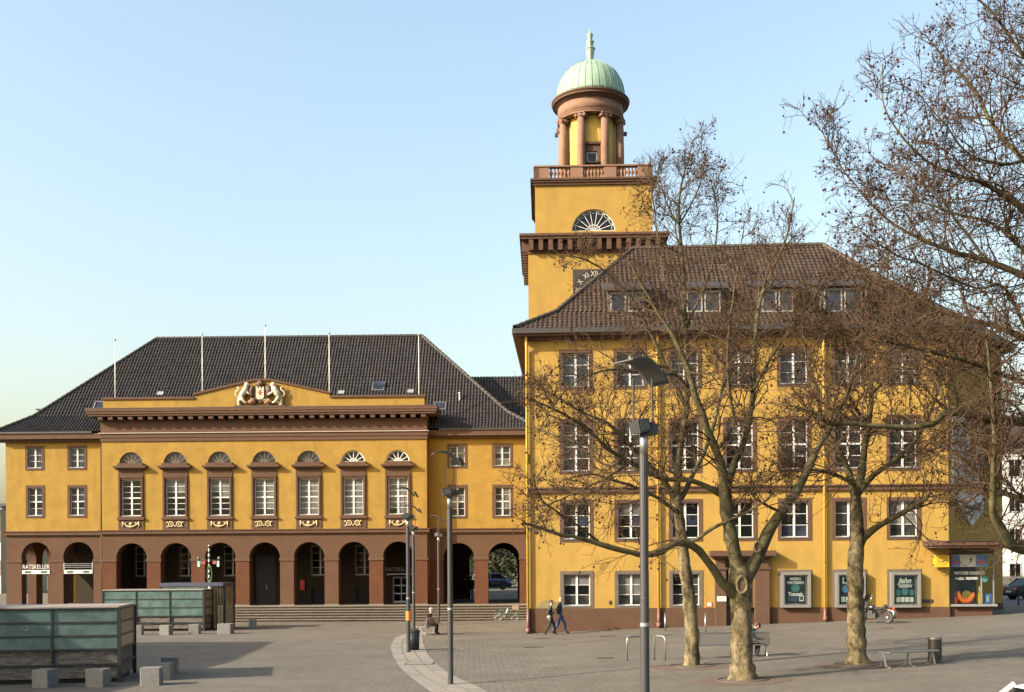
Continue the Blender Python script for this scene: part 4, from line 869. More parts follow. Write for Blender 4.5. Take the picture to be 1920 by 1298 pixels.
text('lettering', 'WITTENER REISEBÜRO', .21, M_ptxt, shop, (X(1817.5), sy-.02, Zs(1075)), sx=.68, bold=.004); text('lettering', '<- GERD WILDHORN', .18, M_ptxt, shop, (X(1812), sy-.02, Zs(1085)), sx=.62, bold=.004)
MB().lathe([(.16, -.003), (.16, .003)], 16).build('globe_sticker', M_teal, shop, loc=(X(1846), sy-.02, Zs(1086)), rot=(PI/2, 0, 0))
can = MB().flat([(B.x(1737, -1.3), -.9)]+[(B.x(1737, -1.3)+1.0*(1-math.cos(t))*1.0, -.9-.45*math.sin(t)) for t in np.linspace(.3, PI/2, 6)]+[(sx1+4.0, -1.35), (sx1+4.0, 3.2), (bx1+.3, .3), (bx1, -.003), (B.x(1737, -.0), -.003)], zcan, zcan+.11).flat([(B.x(1737, -1.3)-.08, -.9)]+[(B.x(1737, -1.3)-.08+1.0*(1-math.cos(t)), -.98-.45*math.sin(t)) for t in np.linspace(.3, PI/2, 6)]+[(sx1+4.0, -1.43), (sx1+4.0, 3.2), (bx1+.3, .3), (bx1, -.003), (B.x(1737, -.0)-.06, -.003)], zcan+.11, zcan1)
can.build('canopy', M_trim, shop)
MB().flat([(B.x(1737, -1.3)-.12, -.92), (B.x(1737, -1.3)+.9, -1.47), (sx1+4.0, -1.47), (sx1+4.0, 3.2), (bx1+.3, .3), (bx1, -.003), (B.x(1737, -.0)-.1, -.003)], zcan1, zcan1+.04).build('canopy_flashing', M_gutter, shop)
o = thing('yellow_sign_box', 'small yellow square light box with bird emblem beside the shop window', 'sign', B.world(B.x(1764.5, -.3), -.12, B.z(1052, 1764)), -B.psi)
MB().box(-.33, .33, -.32, 0, -.3, .27).build('box', M_ysign, o); MB().torus((0, -.325, 0), .2, .012, 'y', 24, 5).build('ring_emblem', M_olive, o); MB().tube([(-.16, -.325, .03), (-.02, -.325, -.05), (.06, -.325, .01), (.17, -.325, .04)], [.008, .02, .024, .006], 6).build('bird_emblem', M_rline, o)
for z in (-.2, .2): MB().box(-.42, -.33, -.2, -.1, z-.03, z+.03).build('bracket', M_gutter, o)
def shopthing(name, lab, cat, px, py, build, d=.35):
    x = X(px); t = thing(name, lab, cat, B.world(x, sy+d, zsill+.05), -B.psi); build(t); return t
shopthing('smile_display', 'big red smile-shaped shop display with olive disc', 'display', 1816, 1120, lambda t: (MB().tube([(-.36, 0, .62), (-.34, 0, .38), (-.22, 0, .2), (0, 0, .12), (.2, 0, .2), (.33, 0, .4), (.36, 0, .55)], [.08, .11, .14, .15, .14, .11, .05], 8).build('smile', M_orange, t, smooth=True), MB().lathe([(.24, 0), (.24, .05)], 18).build('disc', M_olive, t, loc=(.05, .1, .42), rot=(PI/2, 0, 0)), MB().box(-.1, .1, -.06, .06, 0, .1).build('foot', M_redp, t)))
shopthing('yellow_bottle', 'yellow bottle with white cap in the shop window', 'bottle', 1843, 1120, lambda t: (MB().lathe([(.12, 0), (.12, .5), (.06, .6)], 12).build('body', M_ysign, t), MB().lathe([(.07, .6), (.09, .65), (.09, .85)], 12).build('cap', M_pwhite, t)))
shopthing('blue_box', 'blue cardboard box at the right of the shop window', 'box', 1857, 1120, lambda t: (MB().box(-.16, .16, -.1, .1, 0, .5).build('carton', M_blue, t), MB().box(-.1, .02, -.105, -.1, .1, .4).build('label_print', M_pwhite, t)))
shopthing('red_stand', 'low red brochure stand at the left of the shop window', 'stand', 1789, 1120, lambda t: (MB().box(-.2, .25, -.1, .2, 0, .35).build('tray', M_redp, t), MB().box(-.18, .2, -.05, .1, .35, .62).build('brochure', mat('brochure_brown', (.2, .1, .07), .6), t)))

# ------------------------------------------------------------ clock tower
TY = 65.0
cx_ = W(1114, 450, TY).x
tw = thing('clock_tower', 'square yellow clock tower with round columned lantern and green copper dome', 'tower', (cx_, TY, 0), -.03)
TZ = lambda py, Y=TY: W(1114, py, Y).z
s1 = 3.87; s2 = 3.45
zl0, zl1 = TZ(475), TZ(440.5)
ck = TZ(545); 
wall(MB(), -s1, s1, 8, zl0, [], 0, .3).quad((-s1, 0, 8), (-s1, 0, zl0), (-s1, 2*s1, zl0), (-s1, 2*s1, 8)).quad((s1, 0, 8), (s1, 2*s1, 8), (s1, 2*s1, zl0), (s1, 0, zl0)).quad((s1, 2*s1, 8), (-s1, 2*s1, 8), (-s1, 2*s1, zl0), (s1, 2*s1, zl0)).build('lower_shaft', M_yel3, tw)
def sq(name, p, z0, z1, m, s=s1, c=s1): return MB().box(-s-p, s+p, c-s-p, c+s+p, z0, z1).build(name, m, tw)
sq('architrave', .06, zl0, zl0+.14, M_trim); sq('frieze', .02, zl0+.14, zl0+.72, M_brn); sq('cornice', .42, zl1-.3, zl1-.14, M_trim); sq('cornice_cap', .5, zl1-.14, zl1, M_trim)
bm = MB().box(-.13, .13, -.36, 0, 0, zl1-.3-zl0-.14).mesh('bracket', M_trim)
for k in range(14):
    u = -s1+.18+(2*s1-.36)*k/13
    link('bracket', bm, tw, (u, -.02, zl0+.139)); link('bracket', bm, tw, (-s1-.02, s1+u, zl0+.139), (0, 0, -PI/2)); link('bracket', bm, tw, (s1+.02, s1+u, zl0+.139), (0, 0, PI/2))
# clock
cr_ = 1.24
cf = MB().box(-cr_-.02, cr_+.02, -.06, .02, ck-cr_, ck+cr_).build('clock_face', mat('clock_panel', (.03, .021, .017), .6, var=.15), tw)
MB().lathe([(cr_*.98, 0), (cr_*.98, .03)], 40).build('dial', mat('clock_dial', (.008, .009, .008), .7), cf, loc=(0, -.06, ck), rot=(PI/2, 0, 0))
MB().lathe([(cr_*.56, 0), (cr_*.56, .02)], 36).build('dial_centre', mat('dial_brown', (.045, .028, .022), .7), cf, loc=(0, -.095, ck), rot=(PI/2, 0, 0))
for k, n_ in enumerate(('XII', 'I', 'II', 'III', 'IIII', 'V', 'VI', 'VII', 'VIII', 'IX', 'X', 'XI')):
    a = 2*PI*k/12; t = text('numeral', n_, .44, M_cream, cf, (math.sin(a)*cr_*.77, -.11, ck+math.cos(a)*cr_*.77), ext=.006, bold=.0)
    t.rotation_euler = (Matrix.Rotation(a, 3, 'Y') @ Matrix.Rotation(PI/2, 3, 'X')).to_euler(); t.scale = (.8, 1, 1)
for a, L_, w in ((R(305), .62, .05), (R(160), .95, .035)):
    MB().box(-w, w, -.01, .01, -.15, L_).build('clock_hand', M_cream, cf, loc=(0, -.14, ck), rot=(0, a, 0))
# upper shaft
zu0, zu1 = zl1, TZ(347, TY+.42); fr_ = 41*TY/F
lun = (-fr_, fr_, TZ(433, TY+.42), TZ(433, TY+.42)+fr_, True)
c2 = s1-s2
m_ = wall(MB(), -s2, s2, zu0, zu1, [lun], c2, .3, seg=24)
m_.quad((-s2, c2, zu0), (-s2, c2, zu1), (-s2, 2*s1-c2, zu1), (-s2, 2*s1-c2, zu0)).quad((s2, c2, zu0), (s2, 2*s1-c2, zu0), (s2, 2*s1-c2, zu1), (s2, c2, zu1)).quad((s2, 2*s1-c2, zu0), (-s2, 2*s1-c2, zu0), (-s2, 2*s1-c2, zu1), (s2, 2*s1-c2, zu1))
m_.build('upper_shaft', M_yel3, tw)
fan_window(tw, 0, lun[2], fr_-.01, c2+.14, 9, pane=G_dark, thick=.034, scallop=True)
zk1 = TZ(333, TY+.2)
sq('upper_cornice', .12, zu1, zu1+.14, M_trim, s2, s1); sq('upper_cornice_mid', .2, zu1+.14, zu1+.26, M_trim, s2, s1); sq('upper_cornice_cap', .27, zu1+.26, zk1, M_trim, s2, s1)
# gallery balustrade
zb1 = TZ(309.5, TY+.4); sb = s2+.03
bal = MB().lathe([(.07, 0), (.07, .05), (.05, .08), (.1, .22), (.1, .28), (.045, .42), (.07, .47), (.07, .52)], 8).mesh('baluster', M_lan)
hb = zb1-zk1
for (ang_, nm_) in ((0, 'f'), (PI/2, 'r'), (-PI/2, 'l'), (PI, 'b')):
    q = MB(); y0 = -sb
    gaps = [(-2.6, -1.35), (-.62, .62), (1.35, 2.6)]; xs_ = [-sb]+[v for g_ in gaps for v in g_]+[sb]
    for i in range(0, 8, 2): q.box(xs_[i], xs_[i+1], y0, y0+.28, 0, hb-.09)
    for g_ in gaps: q.box(g_[0], g_[1], y0+.02, y0+.26, 0, .1)
    q.box(-sb-.05, sb+.05, y0-.05, y0+.33, hb-.09, hb) if nm_ in 'fb' else q.box(-sb+.34, sb-.34, y0-.05, y0+.33, hb-.09, hb)
    o = q.build('gallery_parapet', M_lan, tw, loc=(0, s1, zk1), rot=(0, 0, ang_))
    for g_ in gaps:
        for k in range(6): link('baluster', bal, o, (g_[0]+(g_[1]-g_[0])*(k+.5)/6, y0+.14, .1)).scale = (1, 1, (hb-.19)/.52)
# lantern
LY = TY+s1; lc = (0, s1); LZ = lambda py, Y: W(1106, py, Y).z
z_at, z_ft, z_cb, z_ct = LZ(208, LY-2.05), LZ(202, LY-2.1), LZ(178, LY-2.2), LZ(162.5, LY-2.2)
MB().lathe([(1.55, zk1), (1.55, z_at+.02)], 48, lc).build('drum', mat('lantern_yellow', (.46, .30, .06), .85, var=.08, vscale=2), tw, smooth=True)
MB().lathe([(2.25, zk1-.02), (2.25, zk1+.5), (2.1, zk1+.52)], 48, lc).build('drum_base', M_lan, tw)
colm = MB().lathe([(.33, 0), (.33, .1), (.27, .16), (.26, .4), (.255, 2.0), (.225, z_at-zk1-.78)], 14).mesh('column', M_lan, True)
capm = MB()
h_ = z_at-zk1-.5
capm.box(-.3, .3, -.28, .22, h_-.08, h_); 
for sx in (-1, 1): capm.torus((sx*.27, -.02, h_-.19), .07, .05, 'y', 12, 6); capm.tube([(sx*.27, -.27, h_-.19), (sx*.27, .2, h_-.19)], .09, 8)
capm.lathe([(.23, h_-.3), (.28, h_-.2), (.26, h_-.1)], 12); capm = capm.mesh('capital', M_lan)
for k in range(8):
    a = R(22.5+45*k+2)-PI/2; o = link('column', colm, tw, (1.88*math.cos(a), s1+1.88*math.sin(a), zk1+.5), (0, 0, a+PI/2)); link('capital', capm, o)
MB().lathe([(1.5, z_at), (2.06, z_at), (2.06, z_at+.1), (2.1, z_at+.12), (2.1, z_ft)], 56, lc).build('lantern_architrave', M_lan, tw)
MB().lathe([(2.03, z_ft), (2.03, z_cb)], 56, lc).build('lantern_frieze', M_lan, tw, smooth=True)
MB().lathe([(2.08, z_cb), (2.2, z_cb+.1), (2.36, z_cb+.16), (2.36, z_cb+.26), (2.42, z_cb+.32), (2.42, z_ct-.1), (2.2, z_ct), (2.1, z_ct+.02)], 56, lc).build('lantern_cornice', M_trim, tw)
# door-window of the lantern
dz = LZ(307, LY-1.75)
m_ = MB(); m_.box(-.5, -.32, -.12, .1, 0, 1.2); m_.box(.32, .5, -.12, .1, 0, 1.2); m_.box(-.32, .32, -.12, .1, .78, 1.2); m_.box(-.58, .58, -.24, .1, 1.2, 1.34)
o = m_.build('lantern_window', M_trim, tw, loc=(.0, s1-1.55, dz)); MB().box(-.32, .32, .0, .04, 0, .78).build('sash', M_white, o); MB().box(-.25, .25, -.015, 0, .12, .7).build('pane', G_blue, o); MB().box(-.5, .5, -.3, 0, .02, .12).build('sill', M_dark, o)
for sx in (-1, 1): MB().box(-.1, .1, -.1, .1, -.1, .1).build('floodlight', M_gutter, tw, loc=(sx*2.12, s1-.3, z_at-.75))
# dome with standing seams
DR = 2.12; dh = LZ(117, LY)-z_ct-.02
prof = [(DR, z_ct+.02), (DR, z_ct+.2)]+[(max(.05, DR*math.cos(t)), z_ct+.2+(dh-.2)*math.sin(t)) for t in np.linspace(.08, PI/2, 14)]
dm = MB().lathe(prof, 64, lc).build('dome', M_copper, tw, smooth=True)
for k in range(32):
    a = 2*PI*k/32; MB().tube([(r_*1.004*math.cos(a), s1+r_*1.004*math.sin(a), z_) for r_, z_ in prof[:-1]], .018, 4).build('seam', M_copper2, dm)
zt = z_ct+dh-.02
pf = [(.3, 0), (.24, .1), (.24, .18), (.2, .2), (.27, .78), (.32, .82), (.32, .88), (.16, .92), (.22, 1.2), (.25, 1.24), (.25, 1.3), (.11, 1.34), (.17, 1.62), (.19, 1.66), (.19, 1.72), (.08, 1.75), (.02, 2.0)]
sc_ = (LZ(56, LY)-zt)/2.0
MB().lathe([(r_, zt+z_*sc_) for r_, z_ in pf], 8, lc).build('finial', M_copper, tw)

# ------------------------------------------------------------ curved band of light slabs in the plaza
def band_paving():
    Lp = [(790, 1183), (763, 1187), (739, 1197), (731, 1212), (736, 1231), (750, 1253), (775, 1275), (806, 1297), (850, 1325)]
    Rp = [(800, 1187), (792, 1192), (794, 1206), (803, 1228), (825, 1250), (853, 1269), (887, 1283), (915, 1297), (970, 1325)]
    def res(pts, n):
        w = [G(*p) for p in pts]; d = [0]
        for a, b in zip(w, w[1:]): d.append(d[-1]+(b-a).length)
        out = []
        for k in range(n+1):
            t = d[-1]*k/n; i = max(j for j in range(len(d)) if d[j] <= t+1e-9); i = min(i, len(w)-2)
            f = (t-d[i])/(d[i+1]-d[i]); out.append(w[i].lerp(w[i+1], f))
        return out
    n = 30; L, Rr = res(Lp, n), res(Rp, n)
    base = struct(MB().add([tuple(p+Vector((0, 0, .004))) for p in L+Rr], [(i, i+1, n+2+i, n+1+i) for i in range(n)][:0] or [(i, n+1+i, n+2+i, i+1) for i in range(n)]).build('paving_band', M_cover))
    for i in range(n):
        for k in range(3):
            a0, a1 = k/3+.012, (k+1)/3-.012; q = []
            for (j, t) in ((i+.03, a0), (i+.03, a1), (i+.97, a1), (i+.97, a0)):
                f = j-i; q.append(L[i].lerp(L[i+1], f).lerp(Rr[i].lerp(Rr[i+1], f), t))
            dz = random.uniform(.009, .013); v = [(p.x, p.y, p.z+.005) for p in q]+[(p.x, p.y, p.z+dz) for p in q]
            MB().add(v, [(4, 5, 6, 7), (0, 1, 5, 4), (1, 2, 6, 5), (2, 3, 7, 6), (3, 0, 4, 7)]).build('slab', random.choice(M_slab), base)
band_paving()
# iron covers and stains in the paving
for px, py, w, h, rnd, lab in ((1018, 1197.5, .7, .5, 0, 'small dark drain cover in the paving just left of the walking couple'), (1000, 1214, .8, .6, 0, 'dark rectangular cover in the paving in front of the corner wing\'s left edge'), (1140, 1193.5, .8, .6, 0, 'dark drain cover in front of the second ground-floor window'), (1135, 1234, .6, .5, 0, 'small dark cover in the paving left of the bike stands'), (1663, 1178, .5, .4, 0, 'dark drain cover beside the parked motorcycle'), (787, 1245, 1.0, .9, 1, 'light square frame cover set into the curved band of slabs')):
    p = G(px, py); g0 = gz(p.x-.3, p.y); 
    c = thing('manhole_cover', lab, 'manhole cover', (p.x, p.y, p.z+(.014 if rnd else .004)), 0, 'covers set into the plaza paving'); sl = math.atan((gz(p.x+.3, p.y)-g0)/.6); c.rotation_euler = (0, -sl, 0)
    MB().box(-w/2, w/2, -h/2, h/2, 0, .006).build('frame', M_cover if not rnd else M_gutter, c); MB().box(-w/2+.05, w/2-.05, -h/2+.05, h/2-.05, .006, .010).build('lid', M_slab[1] if rnd else mat('iron_lid', (.055, .05, .045), .6, .5), c)

# ------------------------------------------------------------ glass kiosks over stone bases
def kiosk(lab, corner, yaw, length, depth, h, n_mod, base_h, end='both'):
    t = thing('glass_kiosk', lab, 'kiosk', corner, yaw, 'glass and stone stair kiosks on the plaza')
    # origin: right front corner; the front runs to -x, depth to +y
    MB().box(-length+.05, -.05, .05, depth-.05, .14, base_h-.02).build('stone_base', M_masonry, t)
    MB().box(-length+.12, -.12, .15, depth-.15, -.2, .14).build('recessed_foot', M_dark, t)
    f = .055; zz_ = [base_h+(h-.06-base_h)*k/3 for k in range(4)]; mod = length/n_mod
    for k in range(n_mod+1):
        x = -k*mod; w = .11 if k in (0, n_mod) else f
        for y in (0, depth): MB().box(x-w/2, x+w/2, y-.05, y+.05, -.15 if k in (0, n_mod) else base_h-.5, h-.06).build('post', M_black, t)
    for z in zz_+[base_h*.55]:
        for y in (0, depth): MB().box(-length, 0, y-.035, y+.035, z-.028, z+.028).build('rail', M_black, t)
        for x in (-length, 0): MB().box(x-.03, x+.03, .05, depth-.05, z-.028, z+.028).build('rail', M_black, t)
    for r in range(3):
        for k in range(n_mod):
            for y in (0, depth): MB().box(-(k+1)*mod+f/2, -k*mod-f/2, y-.01, y+.01, zz_[r]+.028, zz_[r+1]-.028).build('pane', G_teal, t)
        for x in (-length, 0): MB().box(x-.01, x+.01, .05, depth-.05, zz_[r]+.028, zz_[r+1]-.028).build('pane', G_warmlit, t)
    MB().box(-length-.06, .06, -.06, depth+.06, h-.06, h-.03).build('roof_frame', M_black, t)
    for k in range(n_mod): MB().box(-(k+1)*mod+.01, -k*mod-.01, -.05, depth+.05, h-.03, h+.01).build('roof_panel', mat('kiosk_roof_sheet', (.22, .185, .155), .55, var=.12, vscale=2), t)
    return t
p = W(224, 1280, 32.4); kiosk('glass and stone kiosk cut by the left edge of the picture, nearest the camera', (p.x, 32.4, 0), R(11), 7.4, 3.1, 2.22, 4, .98)
kk_ = [o for o in bpy.data.objects if o.name == 'glass_kiosk'][0]; MB().torus((-2.55, -.02, 1.62), .06, .012, 'y', 16, 5).build('sticker', M_ltgrey, kk_)
p = W(382, 1183, 60.5); kiosk('glass and stone kiosk standing further back before the arcade', (p.x, 60.5, 0), R(-1), 5.55, 2.6, 2.27, 3, .83)
# glass lift house beside the far kiosk
p = W(386, 1180, 62.0); t = thing('lift_house', 'narrow glass lift house with flat navy roof and slatted side, behind the far kiosk', 'kiosk', (p.x, 61.2, 0), 0)
pr_ = [(0, 0), (.18, 0), (.34, 0)]
MB().box(-2.6, .95, .9, 3.4, 2.42, 2.62).build('roof', mat('navy_roof', (.03, .035, .06), .6), t); 
for x, y in ((0, .9), (.32, .9), (.95, 1.2), (.95, 3.3), (-2.5, 3.3), (-2.5, 1.0)): MB().box(x-.05, x+.05, y-.05, y+.05, -.1, 2.42).build('post', M_black, t)
MB().box(.05, .27, .88, .91, .15, 2.36).build('door_leaf', mat('pale_door', (.30, .33, .36), .3), t)
for k in range(4): MB().box(.40+k*.145, .51+k*.145, .95+.07*k, .99+.07*k, .2, 2.36).build('slat', mat('golden_light_slat', (.2, .15, .07), .5, var=.2), t)  # golden see-through light put into the slat colour
MB().box(-2.45, -.05, .95, .97, .1, 2.4).build('pane', G_teal, t); MB().box(.93, .95, 1.25, 3.25, .1, 2.4).build('pane', G_warmlit, t)
# stone cubes
cub = MB(); s_ = .26; bvl = .02
cub.flat([(-s_+bvl, -s_), (s_-bvl, -s_), (s_, -s_+bvl), (s_, s_-bvl), (s_-bvl, s_), (-s_+bvl, s_), (-s_, s_-bvl), (-s_, -s_+bvl)], -.1, .5)
cub = cub.mesh('stone_cube', M_stone)
for px, py, lab, sc in ((78, 1290, 'granite cube seat before the near kiosk, the leftmost in the picture', 1), (178, 1289, 'granite cube seat before the right half of the near kiosk', 1), (279, 1286, 'front one of the cluster of granite cubes right of the near kiosk', 1.05), (301, 1276, 'middle one of the cluster of granite cubes, mostly hidden behind the front one', 1), (314, 1263, 'rearmost of the cluster of granite cubes right of the near kiosk', .95), (255, 1191, 'granite cube before the far kiosk, leftmost, beside the near kiosk\'s corner', 1), (309, 1191, 'granite cube before the middle of the far kiosk', 1), (363, 1189, 'granite cube before the right end of the far kiosk', 1), (421, 1189, 'broad granite cube right of the lift house, the largest of the far row', 1.35), (472, 1179, 'small granite cube alone near the foot of the steps', .75)):
    p = G(px, py); o = link('stone_cube', cub, None, (p.x, p.y+.26, p.z), (0, 0, random.uniform(-.25, .25))); o.scale = (sc, sc, 1 if sc < 1.3 else 1.05); tag(o, lab, 'stone cube', 'granite cube seats on the plaza')

# ------------------------------------------------------------ plaza lamps
def lamp(px, py, Y, lab, H=6.45, yaw=0):
    p = W(px, py, Y); g = gz(p.x, Y); t = thing('plaza_lamp', lab, 'street lamp', (p.x, Y, g), yaw, 'tall reflector lamps on the plaza')
    ph = H-1.25
    MB().lathe([(.17, -.05), (.17, .012), (.095, .014)], 14).build('base_plate', M_cover, t)
    MB().lathe([(.078, 0), (.078, ph*.48), (.074, ph*.48+.01), (.074, ph-.35)], 14).build('pole', M_pole, t, smooth=False)
    MB().lathe([(.07, ph-.35), (.066, ph)], 12).build('neck', M_steel, t, smooth=True)
    for z in (2.1, 1.0): MB().lathe([(.081, z), (.081, z+.06)], 14).build('band_sticker', M_ltgrey if z > 2 else M_pole, t)
    c = MB(); c.box(-.15, .10, -.13, .13, 0, .22); MB_ = c.build('spotlight', M_pole, t, loc=(-.03, 0, ph+.02), rot=(0, R(-14), 0))
    MB().box(-.12, .07, -.142, -.131, .03, .19).build('spotlight_lens', mat('lens_grey', (.06, .058, .052), .5), MB_)
    MB().box(.07, .24, -.11, .11, 0, .18).build('control_gear', M_pole, t, loc=(-.02, 0, ph+.03), rot=(0, R(12), 0))
    for y in (-.14, .14): MB().box(-.012, .012, -.012, .012, 0, .86).build('stay', M_pole, t, loc=(.08 if y < 0 else -.1, y, ph+.1))
    # curved reflector: convex sheet, level on the left, dropping on the right
    n = 14; path = [(-.46, 1.18), (-.30, 1.23), (-.15, 1.235), (-.02, 1.20), (.10, 1.12), (.2, 1.01), (.28, .9)]
    def smooth_path(m):
        out = []
        for k in range(m+1):
            u = k/m*(len(path)-1); i = min(int(u), len(path)-2); f = u-i; out.append((path[i][0]*(1-f)+path[i+1][0]*f, path[i][1]*(1-f)+path[i+1][1]*f))
        return out
    sp = smooth_path(12); v = []
    for x, z in sp:
        for y in (-.27, .27): v += [(x, y, ph+z), (x, y, ph+z+.022)]
    f = []
    for i in range(len(sp)-1):
        a = i*4; b = a+4; f += [(a, b, b+2, a+2), (a+1, a+3, b+3, b+1), (a, a+1, b+1, b), (a+2, b+2, b+3, a+3)]
    f += [(0, 2, 3, 1), (len(v)-4, len(v)-3, len(v)-1, len(v)-2)]
    MB().add(v, f).build('reflector', mat('reflector_grey', (.055, .056, .058), .5, .2, var=.1), t, smooth=False)
    MB().box(0, .28, -.24, .24, 0, .022).build('reflector_wing', mat('reflector_grey', (.2,)*3), t, loc=(.26, .04, ph+1.10), rot=(0, R(58), 0))
    return t
lamp(1209, 1200, 19.0, 'tall grey reflector lamp in the foreground, in front of the corner wing', 6.65, R(34))
lamp(845, 1283, 31.2, 'grey reflector lamp standing at the right edge of the curved band of slabs', 6.55, R(14))
l3 = lamp(766, 1220, 43.8, 'grey reflector lamp with orange sticker and black bin beside it', 6.5, R(10))
lamp(776, 1182, 55.5, 'thin reflector lamp directly behind the one with the orange sticker', 6.5, R(10))
lamp(823, 1168, 66.0, 'most distant reflector lamp, near the foot of the steps', 6.5, R(-14))
MB().lathe([(.098, 1.25), (.098, 1.62)], 14).build('orange_sticker', M_orange, l3)
# litter bin by the third lamp
p = W(776, 1191, 45.5); t = thing('litter_bin', 'dark litter bin on the pole of the lamp with orange sticker', 'bin', (p.x+.02, 44.9, gz(p.x, 45)))
MB().lathe([(.24, 0), (.27, .75)], 14).build('body', M_black, t, smooth=True); MB().lathe([(.28, .75), (.28, .8), (.2, .86)], 14).build('lid', M_pole, t)
# round bin beside the right bench
p = G(1753, 1242); t = thing('litter_bin', 'round brown-grey litter bin beside the backless bench', 'bin', p)
MB().lathe([(.2, -.05), (.2, .04), (.19, .06), (.19, .66)], 18).build('body', mat('bin_bronze', (.07, .06, .052), .4, .6, var=.1), t, smooth=False); MB().lathe([(.2, .66), (.205, .67), (.205, .72), (.15, .725), (.15, .70)], 18, cap=False).build('rim', M_steel, t); MB().lathe([(.15, .69), (.15, .695)], 16).build('opening', M_dark, t)

# ------------------------------------------------------------ benches
M_mesh = mat('bench_wire', (.2, .2, .195), .45, .6, var=.15, vscale=30)
def bench(lab, loc, rz, L, back=True, nleg=3):
    t = thing('bench', lab, 'bench', loc, rz, 'metal benches')
    for k in range(14):
        y = -.22+.44*k/13; MB().box(-L/2, L/2, y-.011, y+.011, .42+.015*abs(k-7)/7, .44+.015*abs(k-7)/7).build('seat_bar', M_mesh, t)
    for y in (-.24, .24): MB().tube([(-L/2, y, .43), (L/2, y, .43)], .022, 6).build('seat_rail', M_steel, t)
    if back:
        for k in range(12):
            z = .5+.33*k/11; MB().box(-L/2, L/2, -.27-.05*k/11-.006, -.27-.05*k/11+.006, z-.008, z+.008).build('back_bar', M_mesh, t)
        MB().tube([(-L/2, -.33, .85), (L/2, -.33, .85)], .024, 6).build('back_rail', M_steel, t)
    for k in range(nleg):
        x = -L/2+.02+(L-.04)*k/(nleg-1)
        l = MB().tube([(x, -.3, .0), (x, -.1, .05), (x, .0, .42)], .025, 6).tube([(x, .3, 0), (x, .1, .05), (x, 0, .42)], .025, 6)
        if back: l.tube([(x, -.1, .40), (x, -.27, .46), (x, -.33, .86)], .022, 6)
        l.tube([(x, -.24, .425), (x, .24, .425)], .02, 6); l.build('leg', M_steel, t)
    return t
p1, p2 = G(1318, 1237), G(1432, 1232); bm_ = (p1+p2)/2; bench1 = bench('grey wire bench with backrest behind the thickest plane tree', (bm_.x+.0, bm_.y+.3, gz(bm_.x, bm_.y)-.01), R(6), 2.35)
bench1.rotation_euler = (0, 0, R(4))
p1, p2 = G(1660, 1255), G(1752, 1247); bm_ = (p1+p2)/2; b2 = bench('backless wire bench beside the round bin at right', (bm_.x, bm_.y+.15, bm_.z), R(22), 1.75, False)
p = W(793, 1183, 56.5); bench3 = bench('distant bench by the second row lamps with a person seated on it', (p.x+.3, 56.0, gz(p.x, 56)), R(70), 1.8)
# bike stands
for px0, px1, py, lab in ((1176, 1211, 1239, 'left one of two steel bike stands, partly behind the foreground lamp'), (1227, 1247.5, 1238, 'right one of two steel bike stands, beside the slim tree')):
    a, b = G(px0, py), G(px1, py+ (1 if px0 > 1200 else -3)); t = thing('bike_stand', lab, 'bike stand', a, math.atan2(b.y-a.y, b.x-a.x), 'steel hoop bike stands'); L = (b-a).length
    MB().tube([(0, 0, -.05), (0, 0, .68), (.03, 0, .76), (.12, 0, .8), (L-.12, 0, .8), (L-.03, 0, .76), (L, 0, .68), (L, 0, -.05)], .026, 8).build('hoop', M_steel, t, smooth=True)
    for x in (0, L): MB().lathe([(.06, 0), (.06, .012)], 10, (x, 0)).build('foot_ring', M_cover, t)
# slim steel bollards in front of the wall
for px, py, lab in ((1247.5, 1184, 'slim steel bollard beside the second drainpipe of the corner wing'), (1285, 1184, 'slim steel bollard mostly hidden behind the slim plane tree'), (1323, 1185, 'slim steel bollard between the slim tree and the portal')):
    p = G(px, py); t = thing('bollard', lab, 'bollard', p, 0, 'slim steel bollards by the corner wing'); MB().lathe([(.04, -.05), (.04, .78)], 10).build('post', M_steel, t, smooth=True); MB().lathe([(.045, .78), (.05, .80), (.05, .86), (.02, .88)], 10).build('cap', M_chrome, t)

# ------------------------------------------------------------ maypole in front of the arcade
p = W(392, 1060, 67.0); t = thing('maypole', 'small black and white spiral maypole with guild signs and garland', 'maypole', (p.x, 67.0, 0)); hp = W(391, 1022, 67).z
zz0 = 0; k = 0
while zz0 < hp:
    MB().lathe([(.055, zz0), (.055, min(zz0+.16, hp))], 8).build('pole_band', M_black if k % 2 else M_pwhite, t); zz0 += .16; k += 1
MB().box(-.66, .62, -.03, .03, hp-.95, hp-.9).build('cross_arm', M_black, t)
for x, m in ((-.62, M_pwhite), (-.3, M_redp), (.3, M_redp), (.55, M_pwhite), (-.5, M_teal), (.45, M_teal)): MB().box(x-.07, x+.07, -.04, -.032, hp-1.32 if m is M_pwhite else hp-1.15, hp-.97).build('guild_sign', m, t)
for x in (-.62, .6): MB().ball((x, 0, hp-.8), .1, 8).build('bulb_ornament', mat('maypole_green', (.05, .12, .06), .6), t)
MB().torus((0, 0, 0), .3, .07, 'y', 18, 6).build('garland', mat('maypole_green', (.05,)*3), t, loc=(.03, 0, hp-1.75)).scale = (.45, 1, 1.6)

